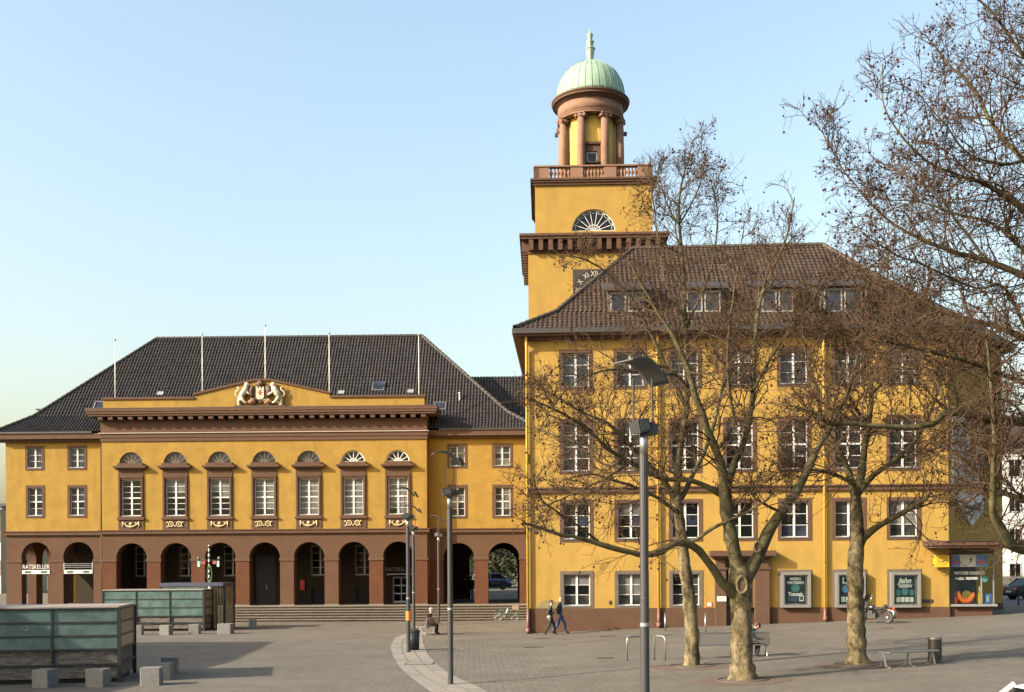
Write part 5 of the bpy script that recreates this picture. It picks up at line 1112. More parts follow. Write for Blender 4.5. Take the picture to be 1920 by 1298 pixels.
# ------------------------------------------------------------ bicycle
def bicycle():
    c = W(948, 1160, 69.6); c.z = gz(c.x, c.y); t = thing('bicycle', 'bicycle with pale tyres parked at the foot of the steps', 'bicycle', (c.x, c.y, c.z), R(-3))
    for x in (-.52, .52):
        w = MB().torus((x, 0, .34), .32, .022, 'y', 24, 6).build('wheel', M_rubber, t); MB().torus((x, 0, .34), .295, .012, 'y', 24, 5).build('rim', M_chrome, w)
        s = MB()
        for k in range(10): an_ = 2*PI*k/10; s.tube([(x, 0, .34), (x+.29*math.cos(an_), 0, .34+.29*math.sin(an_))], .004, 3)
        stuff(s.build('spokes', M_chrome, w))
    g = mat('bike_green', (.03, .09, .08), .35)
    MB().tube([(-.38, 0, .82), (-.1, 0, .32), (.28, 0, .62), (.3, 0, .75)][:3], .018, 6).tube([(-.1, 0, .32), (.3, 0, .75)], .018, 6).tube([(-.1, 0, .32), (.22, 0, .86)], .016, 6).tube([(-.52, 0, .34), (-.38, 0, .88)], .016, 6).tube([(-.38, 0, .8), (.2, 0, .62)], .018, 6).tube([(-.1, 0, .32), (.52, 0, .34)], .014, 6).tube([(.2, 0, .72), (.52, 0, .34)], .014, 6).build('frame', g, t)
    MB().tube([(-.38, 0, .88), (-.36, 0, 1.0)], .014, 6).tube([(-.36, -.26, 1.03), (-.33, 0, 1.0), (-.36, .26, 1.03)], .013, 6).build('handlebar', M_chrome, t); MB().ball((.2, 0, .9), .1, 8, (1.4, .8, .4)).build('saddle', M_rubber, t)
    MB().box(.3, .72, -.12, .12, .7, .72).box(.42, .82, -.14, .14, .73, .98).build('basket', mat('basket_brown', (.2, .15, .1), .8), t); MB().lathe([(.05, 0), (.05, .3)], 8).build('water_bottle', M_pwhite, t, loc=(.05, 0, .5), rot=(0, R(20), 0)); MB().lathe([(.09, -.02), (.09, .02)], 12).build('chainring', M_steel, t, loc=(-.1, -.05, .32), rot=(PI/2, 0, 0))
bicycle()

# ------------------------------------------------------------ motorcycle
def motorcycle():
    c = G(1640, 1170); t = thing('motorcycle', 'black and chrome motorcycle parked against the corner wing wall', 'motorcycle', (c.x+.12, c.y+.35, c.z), R(128))
    # local +x = front
    for x, r in ((.72, .31), (-.68, .30)):
        w = MB().torus((x, 0, r), r-.06, .065, 'y', 24, 8).build('wheel', M_rubber, t, smooth=True); MB().torus((x, 0, r), r-.13, .02, 'y', 20, 6).build('rim', M_chrome, w); MB().lathe([(.06, -.06), (.06, .06)], 10).build('hub', M_steel, w, loc=(x, 0, r), rot=(PI/2, 0, 0))
    for y in (-.09, .09): MB().tube([(.72, y, .31), (.46, y, .92)], .026, 7).build('fork', M_chrome, t)
    MB().tube([(.44, -.36, 1.05), (.48, -.2, 1.0), (.46, 0, .96), (.48, .2, 1.0), (.44, .36, 1.05)], .016, 6).build('handlebar', M_chrome, t)
    MB().lathe([(.02, -.1), (.09, -.05), (.1, .06), (.09, .07)], 12).build('headlight', M_chrome, t, loc=(.6, 0, .84), rot=(0, PI/2, 0))
    MB().ball((.2, 0, .74), .2, 12, (1.35, .75, .72)).build('fuel_tank', mat('moto_black', (.015, .015, .018), .2, .2, coat=.8), t, smooth=True)
    MB().ball((-.26, 0, .7), .18, 10, (1.7, .85, .42)).ball((-.55, 0, .78), .1, 8, (1, 1.2, 1.2)).build('seat', M_rubber, t, smooth=True)
    MB().box(-.12, .3, -.15, .15, .25, .5).box(.0, .22, -.2, .2, .45, .6).build('engine', mat('engine_dark', (.06, .06, .06), .4, .6), t); MB().tube([(.2, -.16, .35), (0, -.2, .22), (-.75, -.22, .3)], [.03, .035, .05], 8).build('exhaust', M_chrome, t, smooth=True)
    MB().tube([(.46, 0, .9), (.3, 0, .62), (.1, 0, .25), (-.3, 0, .28), (-.68, 0, .3)], .03, 7).build('frame_tube', M_black, t)
    ar = lambda x, r, a0, a1: [(x+r*math.cos(R(a)), 0, .31+r*math.sin(R(a))) for a in range(a0, a1, 12)]
    MB().tube(ar(-.68, .36, 30, 190), .07, 7).build('rear_mudguard', mat('moto_black', (0,)*3), t, smooth=True); MB().tube(ar(.72, .35, 30, 150), .05, 7).build('front_mudguard', mat('moto_black', (0,)*3), t, smooth=True)
    MB().box(-1.05, -1.02, -.1, .1, .42, .62).build('number_plate', M_pwhite, t); MB().ball((-1.0, 0, .7), .06, 8).build('tail_light', M_redp, t)
    for y in (-1, 1):
        MB().tube([(.42, y*.28, 1.02), (.4, y*.36, 1.22)], .008, 5).build('mirror_stalk', M_chrome, t); MB().ball((.4, y*.38, 1.26), .07, 8, (.3, 1, .8)).build('mirror', M_chrome, t); MB().ball((-.85, y*.17, .62), .045, 6).build('indicator', M_orange, t)
    MB().add([(.5, -.2, 1.0), (.5, .2, 1.0), (.36, .16, 1.34), (.36, -.16, 1.34)], [(0, 1, 2, 3)]).build('windscreen', G_mid, t)
    MB().tube([(-.1, .12, .25), (-.15, .3, .0)], .015, 5).build('side_stand', M_steel, t)
motorcycle()

# ------------------------------------------------------------ cars
def car(lab, loc, rz, paint, sunroof=False, L=4.3):
    t = thing('car', lab, 'car', loc, rz)
    hl = L/2
    sec = [(-hl, .35, .62, .72), (-hl+.06, .28, .9, .8), (-hl+.7, .22, .98, .86), (-.2, .2, .98, .88), (.8, .2, .96, .88), (hl-.5, .24, .86, .84), (hl-.06, .3, .68, .74), (hl, .38, .58, .66)]
    v = []; f = []; n = 8
    for x, z0, z1, w in sec: v += [(x, -w*.92, z0), (x, -w, z0+.12), (x, -w, (z0+z1)/2+.1), (x, -w*.93, z1), (x, w*.93, z1), (x, w, (z0+z1)/2+.1), (x, w, z0+.12), (x, w*.92, z0)]
    for i in range(len(sec)-1):
        for j in range(n): f.append((i*n+j, (i+1)*n+j, (i+1)*n+(j+1) % n, i*n+(j+1) % n))
    f += [tuple(range(n)), tuple(range(len(v)-1, len(v)-n-1, -1))]
    MB().add(v, f).build('body', paint, t, smooth=True)
    zb, zr = .95, 1.44
    g = MB().add([(-hl+.5, -.80, zb), (.95, -.82, zb), (.95, .82, zb), (-hl+.5, .80, zb), (-hl+1.05, -.62, zr-.03), (.28, -.64, zr-.03), (.28, .64, zr-.03), (-hl+1.05, .62, zr-.03)], [(0, 4, 7, 3), (1, 2, 6, 5), (0, 1, 5, 4), (3, 7, 6, 2)]).build('cabin_glass', G_dark, t)
    r = MB().add([(-hl+1.0, -.63, zr-.04), (.32, -.65, zr-.04), (.32, .65, zr-.04), (-hl+1.0, .63, zr-.04), (-hl+1.25, -.52, zr+.03), (.1, -.53, zr+.03), (.1, .53, zr+.03), (-hl+1.25, .52, zr+.03)], [(4, 5, 6, 7), (0, 1, 5, 4), (1, 2, 6, 5), (2, 3, 7, 6), (3, 0, 4, 7)]).build('roof', paint, t)
    if sunroof: MB().box(-.85, -.2, -.4, .4, zr+.031, zr+.04).build('sunroof', G_dark, r)
    for y in (-1, 1):
        for a, b in (((-hl+.5, y*.80, zb), (-hl+1.05, y*.625, zr)), ((-.35, y*.815, zb), (-.35, y*.64, zr)), ((.95, y*.82, zb), (.28, y*.645, zr))): MB().tube([a, b], .035, 5).build('pillar', paint, t)
        MB().box(hl-.18, hl-.02, y*.6-.14, y*.6+.14, .62, .74).build('headlight', M_chrome, t); MB().box(-hl-.01, -hl+.1, y*.62-.14, y*.62+.14, .68, .86).build('tail_light', mat('tail_red', (.5, .1, .08), .3), t); MB().box(.7, .85, y*.9-.1, y*.9+.1, .95, 1.07).build('wing_mirror', paint, t)
        for x in (-hl+.78, hl-.82):
            w = MB().lathe([(.2, -.1), (.31, -.1), (.32, -.06), (.32, .06), (.31, .1), (.2, .1)], 20).build('wheel', M_rubber, t, loc=(x, y*.76, .31), rot=(PI/2, 0, 0)); MB().lathe([(.2, -.09), (.2, .09)], 14).build('rim', M_steel, w)
    MB().box(-hl-.03, -hl+.02, -.26, .26, .5, .61).build('number_plate', M_pwhite, t)
    return t
p = W(1906, 1284, 14.0); car('white car with dark sunroof cut off by the bottom right corner', (p.x+1.5, 14.3, gz(p.x+1, 14)-.12), R(4), M_cwhite, True)
p = W(925, 1104, 97); car('dark blue car seen through the passage arch behind the town hall', (p.x-.55, 97, W(925, 1106, 97).z), R(180), M_navy)
p = W(1913, 1134, 74); car('dark car parked in the shaded street at the right edge', (p.x+1.2, 74, gz(p.x, 74)), R(10), M_black)

# ------------------------------------------------------------ people (one skinned body each, coloured by region)
SK = mat('skin', (.45, .25, .17), .6); M_jacket = mat('dark_jacket', (.02, .02, .024), .85); M_shirt = mat('grey_shirt', (.30, .29, .27), .9); M_jean = mat('blue_jeans', (.035, .06, .16), .9); M_trou = mat('black_trousers', (.014, .014, .018), .9); M_shoe = mat('dark_shoe', (.015, .013, .012), .6); M_hairb = mat('brown_hair', (.06, .03, .015), .8); M_maroon = mat('maroon_jacket', (.07, .02, .02), .9); M_hairg = mat('grey_hair', (.42, .38, .34), .8)
def person(lab, loc, rz, J, mats, scale=1.0, hair='short', cat='person'):
    """J: joint -> (x,y,z,r); figure faces +x."""
    chains = [['pelvis', 'belly', 'chest', 'neck', 'headb', 'headt'], ['chest', 'shL', 'elL', 'wrL', 'haL'], ['chest', 'shR', 'elR', 'wrR', 'haR'], ['pelvis', 'hipL', 'knL', 'anL', 'toL'], ['pelvis', 'hipR', 'knR', 'anR', 'toR']]
    names = list(J); idx = {n: i for i, n in enumerate(names)}; ed = []
    for c in chains: ed += [(idx[a], idx[b]) for a, b in zip(c, c[1:])]
    t = thing('person', lab, cat, loc, rz); t.scale = (scale,)*3
    me = bpy.data.meshes.new('body'); me.from_pydata([J[n][:3] for n in names], ed, []); o = bpy.data.objects.new('body_tmp', me); COL.objects.link(o)
    o.modifiers.new('skin', 'SKIN'); 
    for i, n in enumerate(names):
        sv = me.skin_vertices[0].data[i]; r = J[n][3]; sv.radius = (r, r) if not isinstance(r, tuple) else r; sv.use_root = (n == 'pelvis')
    o.modifiers.new('sub', 'SUBSURF').levels = 2; bpy.context.view_layer.update()
    m2 = bpy.data.meshes.new_from_object(o.evaluated_get(bpy.context.evaluated_depsgraph_get())); bpy.data.objects.remove(o)
    order = ['skin', 'top', 'trousers', 'shoe', 'inner']; m2.materials.clear()
    for k in order: m2.materials.append(mats.get(k, SK))
    seg = []
    reg = {('pelvis', 'belly'): 'top', ('belly', 'chest'): 'top', ('chest', 'neck'): 'top', ('neck', 'headb'): 'skin', ('headb', 'headt'): 'skin', ('anL', 'toL'): 'shoe', ('anR', 'toR'): 'shoe'}
    for c in chains:
        for a, b in zip(c, c[1:]):
            k = reg.get((a, b))
            if k is None: k = 'skin' if b.startswith('ha') else ('trousers' if (b[:2] in ('hi', 'kn', 'an')) else 'top')
            seg.append((Vector(J[a][:3]), Vector(J[b][:3]), k))
    for pl in m2.polygons:
        c = pl.center; best = 9; kk = 'top'
        for a, b, k in seg:
            d = b-a; u = min(max((c-a).dot(d)/max(d.length_squared, 1e-9), 0), 1); e = (a+d*u-c).length
            if e < best: best = e; kk = k
        if kk == 'top' and 'inner' in mats and pl.normal.x > .72 and abs(c.y-J['chest'][1]) < .1: kk = 'inner'
        pl.material_index = order.index(kk); pl.use_smooth = True
    link('body', m2, t)
    h = Vector(J['headt'][:3]); hb = Vector(J['headb'][:3])
    if hair:
        mb = MB().ball(tuple(h+Vector((-.035, 0, -.0))), .112, 10, (1, .95, .95) if hair != 'bald' else (1, 1, .3))
        if hair != 'bald': mb.build('hair', mats['hair'], t, smooth=True)
    f = hb+(h-hb)*.5
    mb = MB().ball(tuple(f+Vector((.098, 0, -.01))), .022, 6, (1.1, .7, 1.2)); 
    mb.build('nose', mats.get('skin', SK), t, smooth=True)
    for y in (-1, 1):
        MB().ball(tuple(f+Vector((.085, y*.035, .025))), .012, 6).build('eye', M_dark, t); MB().ball(tuple(f+Vector((-.01, y*.098, .0))), .028, 6, (.8, .4, 1.2)).build('ear', mats.get('skin', SK), t)
    MB().box(.085, .1, -.025, .025, -.006, .004).build('mouth', mat('lip', (.25, .08, .07), .6), t, loc=f+Vector((0, 0, -.055)))
    for hd, wr in (('haL', 'wrL'), ('haR', 'wrR')):
        a = Vector(J[hd][:3]); d = (a-Vector(J[wr][:3])).normalized(); s_ = d.cross(Vector((0, 1, 0)) if abs(d.y) < .8 else Vector((1, 0, 0))).normalized()
        hm = MB()
        for k in range(4):
            o_ = s_*(k-1.5)*.019; hm.tube([a+o_, a+o_+d*.04+Vector((.004, 0, 0)), a+o_+d*(.07 if k in (1, 2) else .058)+Vector((.014, 0, -.006))], [.0095, .0088, .007], 6)
        hm.tube([a-d*.03+s_*.03, a+s_*.055+d*.0, a+s_*.06+d*.03], [.011, .010, .008], 6); hm.build('fingers', mats.get('skin', SK), t, smooth=True)
    return t
def walk(st=1.0, arms=None):
    J = dict(pelvis=(0, 0, .93, (.15, .13)), belly=(0, 0, 1.1, (.15, .13)), chest=(.01, 0, 1.34, (.165, .14)), neck=(.02, 0, 1.5, .065), headb=(.05, 0, 1.60, .085), headt=(.055, 0, 1.71, .09),
             shL=(.0, .2, 1.42, .075), elL=(-.06, .26, 1.14, .055), wrL=(.08, .25, .92, .04), haL=(.11, .25, .84, .038), shR=(.0, -.2, 1.42, .075), elR=(-.12, -.26, 1.16, .055), wrR=(-.08, -.25, .91, .04), haR=(-.06, -.25, .82, .038),
             hipL=(.0, .1, .86, .105), knL=(.22*st, .1, .50, .075), anL=(.26*st, .1, .1, .05), toL=(.42*st, .11, .05, .045), hipR=(0, -.1, .86, .105), knR=(-.06*st, -.1, .48, .075), anR=(-.36*st, -.1, .12, .05), toR=(-.24*st, -.11, .03, .045))
    if arms: J.update(arms)
    return J
pm = G(1050, 1189)
man = person('man in dark open jacket and blue jeans walking right along the yellow wall', (pm.x, pm.y, pm.z), R(-4), walk(1.05), dict(top=M_jacket, trousers=M_jean, shoe=M_shoe, inner=M_shirt, hair=M_hairg), 1.04, 'bald')
pw = G(1036, 1190)
wom = person('smaller person in black with pale shoulder bag walking beside the man in jeans', (pw.x-.1, pw.y-.35, pw.z), R(-4), walk(.85, dict(elL=(-.02, .25, 1.16, .05), wrL=(.2, .2, 1.1, .04), haL=(.27, .18, 1.12, .036))), dict(top=M_jacket, trousers=M_trou, shoe=M_shoe, inner=M_shirt, hair=M_hairb), .93, 'short')
bg_ = thing('shoulder_bag', 'pale grey shoulder bag at the hip of the smaller walker', 'bag', (pw.x-.18, pw.y-.62, pw.z+.86), 0)
MB().ball((0, 0, 0), .13, 10, (.8, .5, .7)).build('pouch', mat('bag_pale', (.28, .26, .22), .8), bg_, smooth=True); MB().tube([(.02, .02, .1), (.06, .14, .5), (.02, .25, .56)], .012, 5).build('strap', M_jacket, bg_)
def sit():
    return dict(pelvis=(0, 0, .52, (.15, .14)), belly=(.03, 0, .7, (.15, .14)), chest=(.08, 0, .93, (.165, .15)), neck=(.14, 0, 1.08, .065), headb=(.19, 0, 1.17, .085), headt=(.2, 0, 1.28, .09),
             shL=(.06, .2, 1.0, .075), elL=(.14, .25, .74, .055), wrL=(.36, .16, .66, .04), haL=(.43, .14, .65, .038), shR=(.06, -.2, 1.0, .075), elR=(.14, -.25, .74, .055), wrR=(.36, -.14, .67, .04), haR=(.43, -.12, .67, .038),
             hipL=(.06, .1, .52, .105), knL=(.46, .12, .52, .075), anL=(.44, .12, .1, .05), toL=(.6, .13, .05, .045), hipR=(.06, -.1, .52, .105), knR=(.46, -.12, .52, .075), anR=(.4, -.12, .1, .05), toR=(.56, -.13, .05, .045))
p = W(789, 1180, 56.0); person('grey-haired person in maroon jacket seated by the distant lamps', (bench3.location.x-.0, bench3.location.y+.05, bench3.location.z-.02), R(-8), sit(), dict(top=M_maroon, trousers=M_trou, shoe=M_shoe, hair=M_hairg))
hunch = sit(); hunch.update(belly=(.06, 0, .68, (.15, .14)), chest=(.2, 0, .86, (.165, .15)), neck=(.33, 0, .96, .065), headb=(.42, 0, 1.0, .085), headt=(.48, 0, 1.08, .09), shL=(.2, .2, .93, .075), shR=(.2, -.2, .93, .075), elL=(.3, .24, .68, .055), elR=(.3, -.24, .68, .055), wrL=(.5, .14, .62, .04), wrR=(.5, -.12, .62, .04), haL=(.57, .12, .62, .038), haR=(.57, -.1, .63, .038))
person('person in dark clothes on the bench, mostly hidden by the thickest tree', (bench1.location.x+.42, bench1.location.y+.02, bench1.location.z-.02), R(4), hunch, dict(top=mat('olive_jacket', (.035, .04, .03), .9), trousers=M_trou, shoe=M_shoe, hair=M_hairb))
# silhouettes walking in the passage
for k, (px, lab) in enumerate(((872, 'left one of two dark walkers in the shaded passage'), (883, 'right one of two dark walkers in the shaded passage'))):
    p = W(px, 1120, 86); person(lab, (p.x, 86.0, zf+.0), R(-90 if k else 60), walk(.8), dict(top=M_jacket, trousers=M_trou, shoe=M_shoe, hair=M_hairb), 1.0, 'short')

# ------------------------------------------------------------ surroundings
def far_house(lab, x0, x1, Y, z0, z1, wallm, roofm, wins, depth=10, roof_h=3.0, rz=0):
    t = thing('house', lab, 'building', ((x0+x1)/2, Y, z0), rz); hw = (x1-x0)/2; H = z1-z0
    MB().box(-hw, hw, 0, depth, -1, H).build('wall', wallm, t)
    r = MB().add([(-hw-.4, -.4, H), (hw+.4, -.4, H), (hw+.4, depth/2, H+roof_h), (-hw-.4, depth/2, H+roof_h), (hw+.4, depth+.4, H), (-hw-.4, depth+.4, H)], [(0, 1, 2, 3), (3, 2, 4, 5), (0, 3, 5), (1, 4, 2)]).build('roof', roofm, t)
    MB().box(-hw-.25, hw+.25, -.25, .1, H-.3, H-.01).build('eaves', M_ltgrey, t)
    fm = MB().box(-.55, .55, -.05, .02, -.8, .8).mesh('window', M_white); pm_ = MB().box(-.45, -.03, -.06, -.051, -.72, .72).mesh('pane', G_dark); pm2 = MB().box(.03, .45, -.06, -.051, -.72, .72).mesh('pane', G_dark)
    for x, z in wins:
        w = link('window', fm, t, (x, 0, z)); link('pane', pm_, w); link('pane', pm2, w)
    return t
wx = lambda n, s0: [(s0+2.6*i, 1.8+3.1*k) for i in range(n) for k in range(4)]
x0 = W(1872, 1000, 96).x
far_house('white house with red roof at the far right, beyond the corner shop', x0, x0+26, 96, .8, 13.6, mat('white_house_wall', (.6, .59, .55), .9, var=.05), M_tile2, [(-11.6+2.3*i, 2.0+3.0*k) for i in range(10) for k in range(4)])
x1 = W(13, 1000, 100).x
far_house('beige low building at the far left, beyond the town hall corner', x1-24, x1-.6, 100, .6, W(5, 950, 100).z, M_beige, M_ridge, [(11.2-2.3*i, 1.6+3.0*k) for i in range(10) for k in range(2)], roof_h=.6)
far_house('low pale pavilion added out of view at left to shade the kiosks', -34, -25.5, 21.5, 0, 7.8, M_pale, M_gutter, [(-2.4+2.4*i, 1.8+2.6*k) for i in range(3) for k in range(2)], depth=22.5, roof_h=.5)  # unseen building added to cast shade over the kiosks and plaza
# street at the right
mb = MB(); pts = [(26, 60), (70, 66), (70, 92), (27, 90)]
v = []; nn = 10
for i in range(nn+1):
    for j in range(nn+1):
        a = Vector(pts[0]).lerp(Vector(pts[1]), i/nn); b = Vector(pts[3]).lerp(Vector(pts[2]), i/nn); q = a.lerp(b, j/nn); v.append((q.x, q.y, gz(q.x, q.y)+.02))
struct(MB().add(v, [(i*(nn+1)+j, (i+1)*(nn+1)+j, (i+1)*(nn+1)+j+1, i*(nn+1)+j+1) for i in range(nn) for j in range(nn)]).build('road', M_asph))
# railing by the street
p = W(1895, 1140, 64); t = thing('street_railing', 'dark metal railing along the shaded street at the right edge', 'railing', (p.x, 63, gz(p.x, 63)), R(8))
for k in range(5): MB().box(k*1.2-.03, k*1.2+.03, -.03, .03, -.1, 1.0).build('post', M_black, t)
for z in (.5, .95): MB().box(0, 4.8, -.02, .02, z, z+.05).build('rail', M_black, t)
# wooded bank behind the passage
def bank():
    rng = np.random.RandomState(3); n = 9000
    X = rng.uniform(-9, 9, n); Yb = 108+rng.uniform(0, 8, n); Z = 1.0+rng.rand(n)**.8*7.5*(1+.2*np.sin(X)); c = np.stack([X, Yb, Z], 1); s = .22
    d1 = rng.normal(size=(n, 3)); d1 /= np.linalg.norm(d1, axis=1)[:, None]; d2 = np.cross(d1, rng.normal(size=(n, 3))); d2 /= np.linalg.norm(d2, axis=1)[:, None]
    v = np.concatenate([c-d1*s, c+d2*s*.6, c+d1*s, c-d2*s*.6], 1).reshape(-1, 3); f = np.arange(4*n).reshape(-1, 4)
    me = bpy.data.meshes.new('hedge'); me.from_pydata(v.tolist(), [], f.tolist()); me.materials.append(mat('far_foliage', (.035, .042, .016), .9, var=.5, vscale=.6))
    o = link('wooded_bank', me); o['label'] = 'olive green shrubs seen through the passage arch'; o['category'] = 'shrubs'; stuff(o)
bank()

# ------------------------------------------------------------ bare plane trees
def tubes_np(P, Rd, k):
    """P (N,m,3) paths, Rd (N,m) radii -> verts, quads"""
    N, m, _ = P.shape; T = np.empty_like(P); T[:, 1:-1] = P[:, 2:]-P[:, :-2]; T[:, 0] = P[:, 1]-P[:, 0]; T[:, -1] = P[:, -1]-P[:, -2]
    T /= np.linalg.norm(T, axis=2, keepdims=True)+1e-9
    ref = np.zeros((N, 1, 3)); mt = np.abs(T[:, :1, 2:3]) < .8; ref = np.where(mt, np.array([0, 0, 1.0]), np.array([1.0, 0, 0])); ref = np.broadcast_to(ref, P.shape)
    A_ = ref-T*np.sum(ref*T, 2, keepdims=True); A_ /= np.linalg.norm(A_, axis=2, keepdims=True)+1e-9; B_ = np.cross(T, A_)
    an = 2*PI*np.arange(k)/k
    V = P[:, :, None, :]+Rd[:, :, None, None]*(A_[:, :, None, :]*np.cos(an)[None, None, :, None]+B_[:, :, None, :]*np.sin(an)[None, None, :, None])
    ii = np.arange(N)[:, None, None]*m*k; jj = np.arange(m-1)[None, :, None]*k; kk = np.arange(k)[None, None, :]; k2 = (kk+1) % k
    Fq = np.stack([ii+jj+kk, ii+jj+k2, ii+jj+k+k2, ii+jj+k+kk], -1).reshape(-1, 4)
    return V.reshape(-1, 3), Fq
def mesh_np(name, Vs, Fs, m, smooth=True):
    off_ = 0; VV = []; FF = []
    for v, f in zip(Vs, Fs): VV.append(v); FF.append(f+off_); off_ += len(v)
    V = np.concatenate(VV); Fq = np.concatenate(FF); me = bpy.data.meshes.new(name)
    me.vertices.add(len(V)); me.vertices.foreach_set('co', V.astype(np.float32).ravel()); me.loops.add(Fq.size); me.loops.foreach_set('vertex_index', Fq.astype(np.int32).ravel())
    me.polygons.add(len(Fq)); w = Fq.shape[1]; me.polygons.foreach_set('loop_start', np.arange(0, Fq.size, w, dtype=np.int32)); me.polygons.foreach_set('loop_total', np.full(len(Fq), w, np.int32))
    if smooth: me.polygons.foreach_set('use_smooth', np.ones(len(Fq), bool))
    me.materials.append(m); me.update(); me.validate(); return me
def catmull(P, Rr, step):
    P = np.array(P, float); Rr = np.array(Rr, float); out = []; ro = []
    for i in range(len(P)-1):
        p0, p1, p2, p3 = P[max(i-1, 0)], P[i], P[i+1], P[min(i+2, len(P)-1)]; n = max(2, int(np.linalg.norm(p2-p1)/step))
        for t in np.arange(n)/n:
            out.append(.5*((2*p1)+(-p0+p2)*t+(2*p0-5*p1+4*p2-p3)*t*t+(-p0+3*p1-3*p2+p3)*t**3)); ro.append(Rr[i]*(1-t)+Rr[i+1]*t)
    out.append(P[-1]); ro.append(Rr[-1]); return np.array(out), np.array(ro)
def grow(rng, S, D, L, r0, r1, m, wig, up):
    N = len(S); P = np.zeros((N, m, 3)); P[:, 0] = S; d = D.copy(); st = (L/(m-1))[:, None]; bend = rng.normal(size=(N, 3))*wig*.35
    for i in range(1, m):
        d = d+rng.normal(size=(N, 3))*wig+bend; d[:, 2] += up; d /= np.linalg.norm(d, axis=1, keepdims=True); P[:, i] = P[:, i-1]+d*st
    Rd = r0[:, None]+(r1-r0)[:, None]*np.linspace(0, 1, m)[None]**.8
    return P, Rd
def children(rng, P, Rd, per, tmin, spread, lr, rscale, rmin, lsc=None):
    """spawn children along paths"""
    N, m, _ = P.shape; cnt = per if np.ndim(per) else np.full(N, per); ids = np.repeat(np.arange(N), cnt); M_ = len(ids)
    t = tmin+(1-tmin)*rng.rand(M_)**.85; u = t*(m-1); i = np.minimum(u.astype(int), m-2); f = (u-i)[:, None]
    S = P[ids, i]*(1-f)+P[ids, i+1]*f; T = P[ids, i+1]-P[ids, i]; T /= np.linalg.norm(T, axis=1, keepdims=True)+1e-9
    rnd = rng.normal(size=(M_, 3)); rnd -= T*np.sum(rnd*T, 1, keepdims=True); rnd /= np.linalg.norm(rnd, axis=1, keepdims=True)+1e-9
    a = rng.normal(spread, .25, M_)[:, None]; D = T*np.cos(a)+rnd*np.sin(a)
    L = rng.uniform(lr[0], lr[1], M_)*(1.15-.6*t)
    if lsc is not None: L = L*lsc[ids]
    r = np.maximum((Rd[ids, i]*(1-f[:, 0])+Rd[ids, i+1]*f[:, 0])*rscale, rmin)
    return S, D, L, r
def plane_tree(lab, base, limbs, seed, dens=1.0, balls=900, trunk=None, pits=True, tw=1.0, w1=(1.1, 2.7)):
    rng = np.random.RandomState(seed); t = thing('plane_tree', lab, 'tree', base, 0, 'bare plane trees on the plaza'); b = np.array(base)
    Vt, Ft = [], []; Vc, Fc = [], []; Vw, Fw = [], []; ends = []
    for li, lb in enumerate(limbs):
        P, Rr, is_tr = lb; pp, rr = catmull(P, Rr, .14 if is_tr else .2)
        n = len(pp); wob = np.cumsum(rng.normal(size=(n, 3))*.012*(0 if is_tr else 1), 0); wob -= np.linspace(0, 1, n)[:, None]*wob[-1]; pp = pp+wob
        rr = rr*(1+.06*rng.normal(size=n)); k = 16 if is_tr else 9
        v, f = tubes_np(pp[None], rr[None], k)
        if is_tr: v = v+rng.normal(size=v.shape)*.008
        v = v-b; (Vt if is_tr else Vc).append(v); (Ft if is_tr else Fc).append(f)
        if is_tr: continue
        ln = np.linalg.norm(np.diff(pp, axis=0), axis=1).sum(); per = int(ln*4.0*dens)+2
        S, D, L, r = children(rng, pp[None], rr[None], per, .14, .95, w1, .5, .013); D[:, 2] += .15; D /= np.linalg.norm(D, axis=1, keepdims=True)
        keep = (S[:, 2] > 4.6) | (rng.rand(len(S)) < .3); S, D, L, r = S[keep], D[keep], L[keep], r[keep]; low = S[:, 2] < 4.6; D[low, 2] = np.abs(D[low, 2])*.8; L[low] *= .7
        if len(S) == 0: continue
        # thin limbs carry shorter shoots
        r = np.minimum(r, .024); L = L*np.clip(r/.018, .7, 1.25)
        P1, R1 = grow(rng, S, D, L, r, np.full(len(S), .006), 10, .20, .03); v, f = tubes_np(P1, R1, 5); Vw.append(v-b); Fw.append(f)
        S, D, L2, r = children(rng, P1, R1, int(round(8*tw)), .1, .85, (.4, 1.3), .6, .0062, np.clip(L/1.6, .5, 1.3))
        P2, R2 = grow(rng, S, D, L2, np.minimum(r, .011), np.full(len(S), .0055), 6, .2, .05); v, f = tubes_np(P2, R2, 4); Vw.append(v-b); Fw.append(f)
        S, D, L3, r = children(rng, P2, R2, int(round(3*tw)), .2, .8, (.18, .6), .75, .005, np.clip(L2/.7, .5, 1.3))
        P3, R3 = grow(rng, S, D, L3, np.minimum(r, .007), np.full(len(S), .0042), 4, .22, .06); v, f = tubes_np(P3, R3, 3); Vw.append(v-b); Fw.append(f)
        ends.append(P3[:, -1]); ends.append(P2[:, -1])
    if Vt: link('trunk', mesh_np('trunk', Vt, Ft, M_bark), t)
    link('limbs', mesh_np('limbs', Vc, Fc, M_limb), t)
    tw_ = link('crown', mesh_np('crown', Vw, Fw, M_twig), t)
    E = np.concatenate(ends)-b; E = E[rng.rand(len(E)) < balls/len(E)]; n = len(E)
    stalk = np.stack([E, E+np.stack([rng.normal(size=n)*.02, rng.normal(size=n)*.02, -rng.uniform(.05, .12, n)], 1)], 1); v1, f1 = tubes_np(stalk, np.full((n, 2), .003), 3)
    oc = np.array([(1, 0, 0), (-1, 0, 0), (0, 1, 0), (0, -1, 0), (0, 0, 1), (0, 0, -1)], float); of = np.array([(0, 2, 4), (2, 1, 4), (1, 3, 4), (3, 0, 4), (2, 0, 5), (1, 2, 5), (3, 1, 5), (0, 3, 5)])
    rad = rng.uniform(.024, .042, n); vb = (stalk[:, 1][:, None, :]+oc[None]*rad[:, None, None]).reshape(-1, 3); fb = (of[None]+6*np.arange(n)[:, None, None]).reshape(-1, 3)
    o = link('seed_balls', mesh_np('seed_balls', [vb], [fb], M_ball), t); stuff(o); 
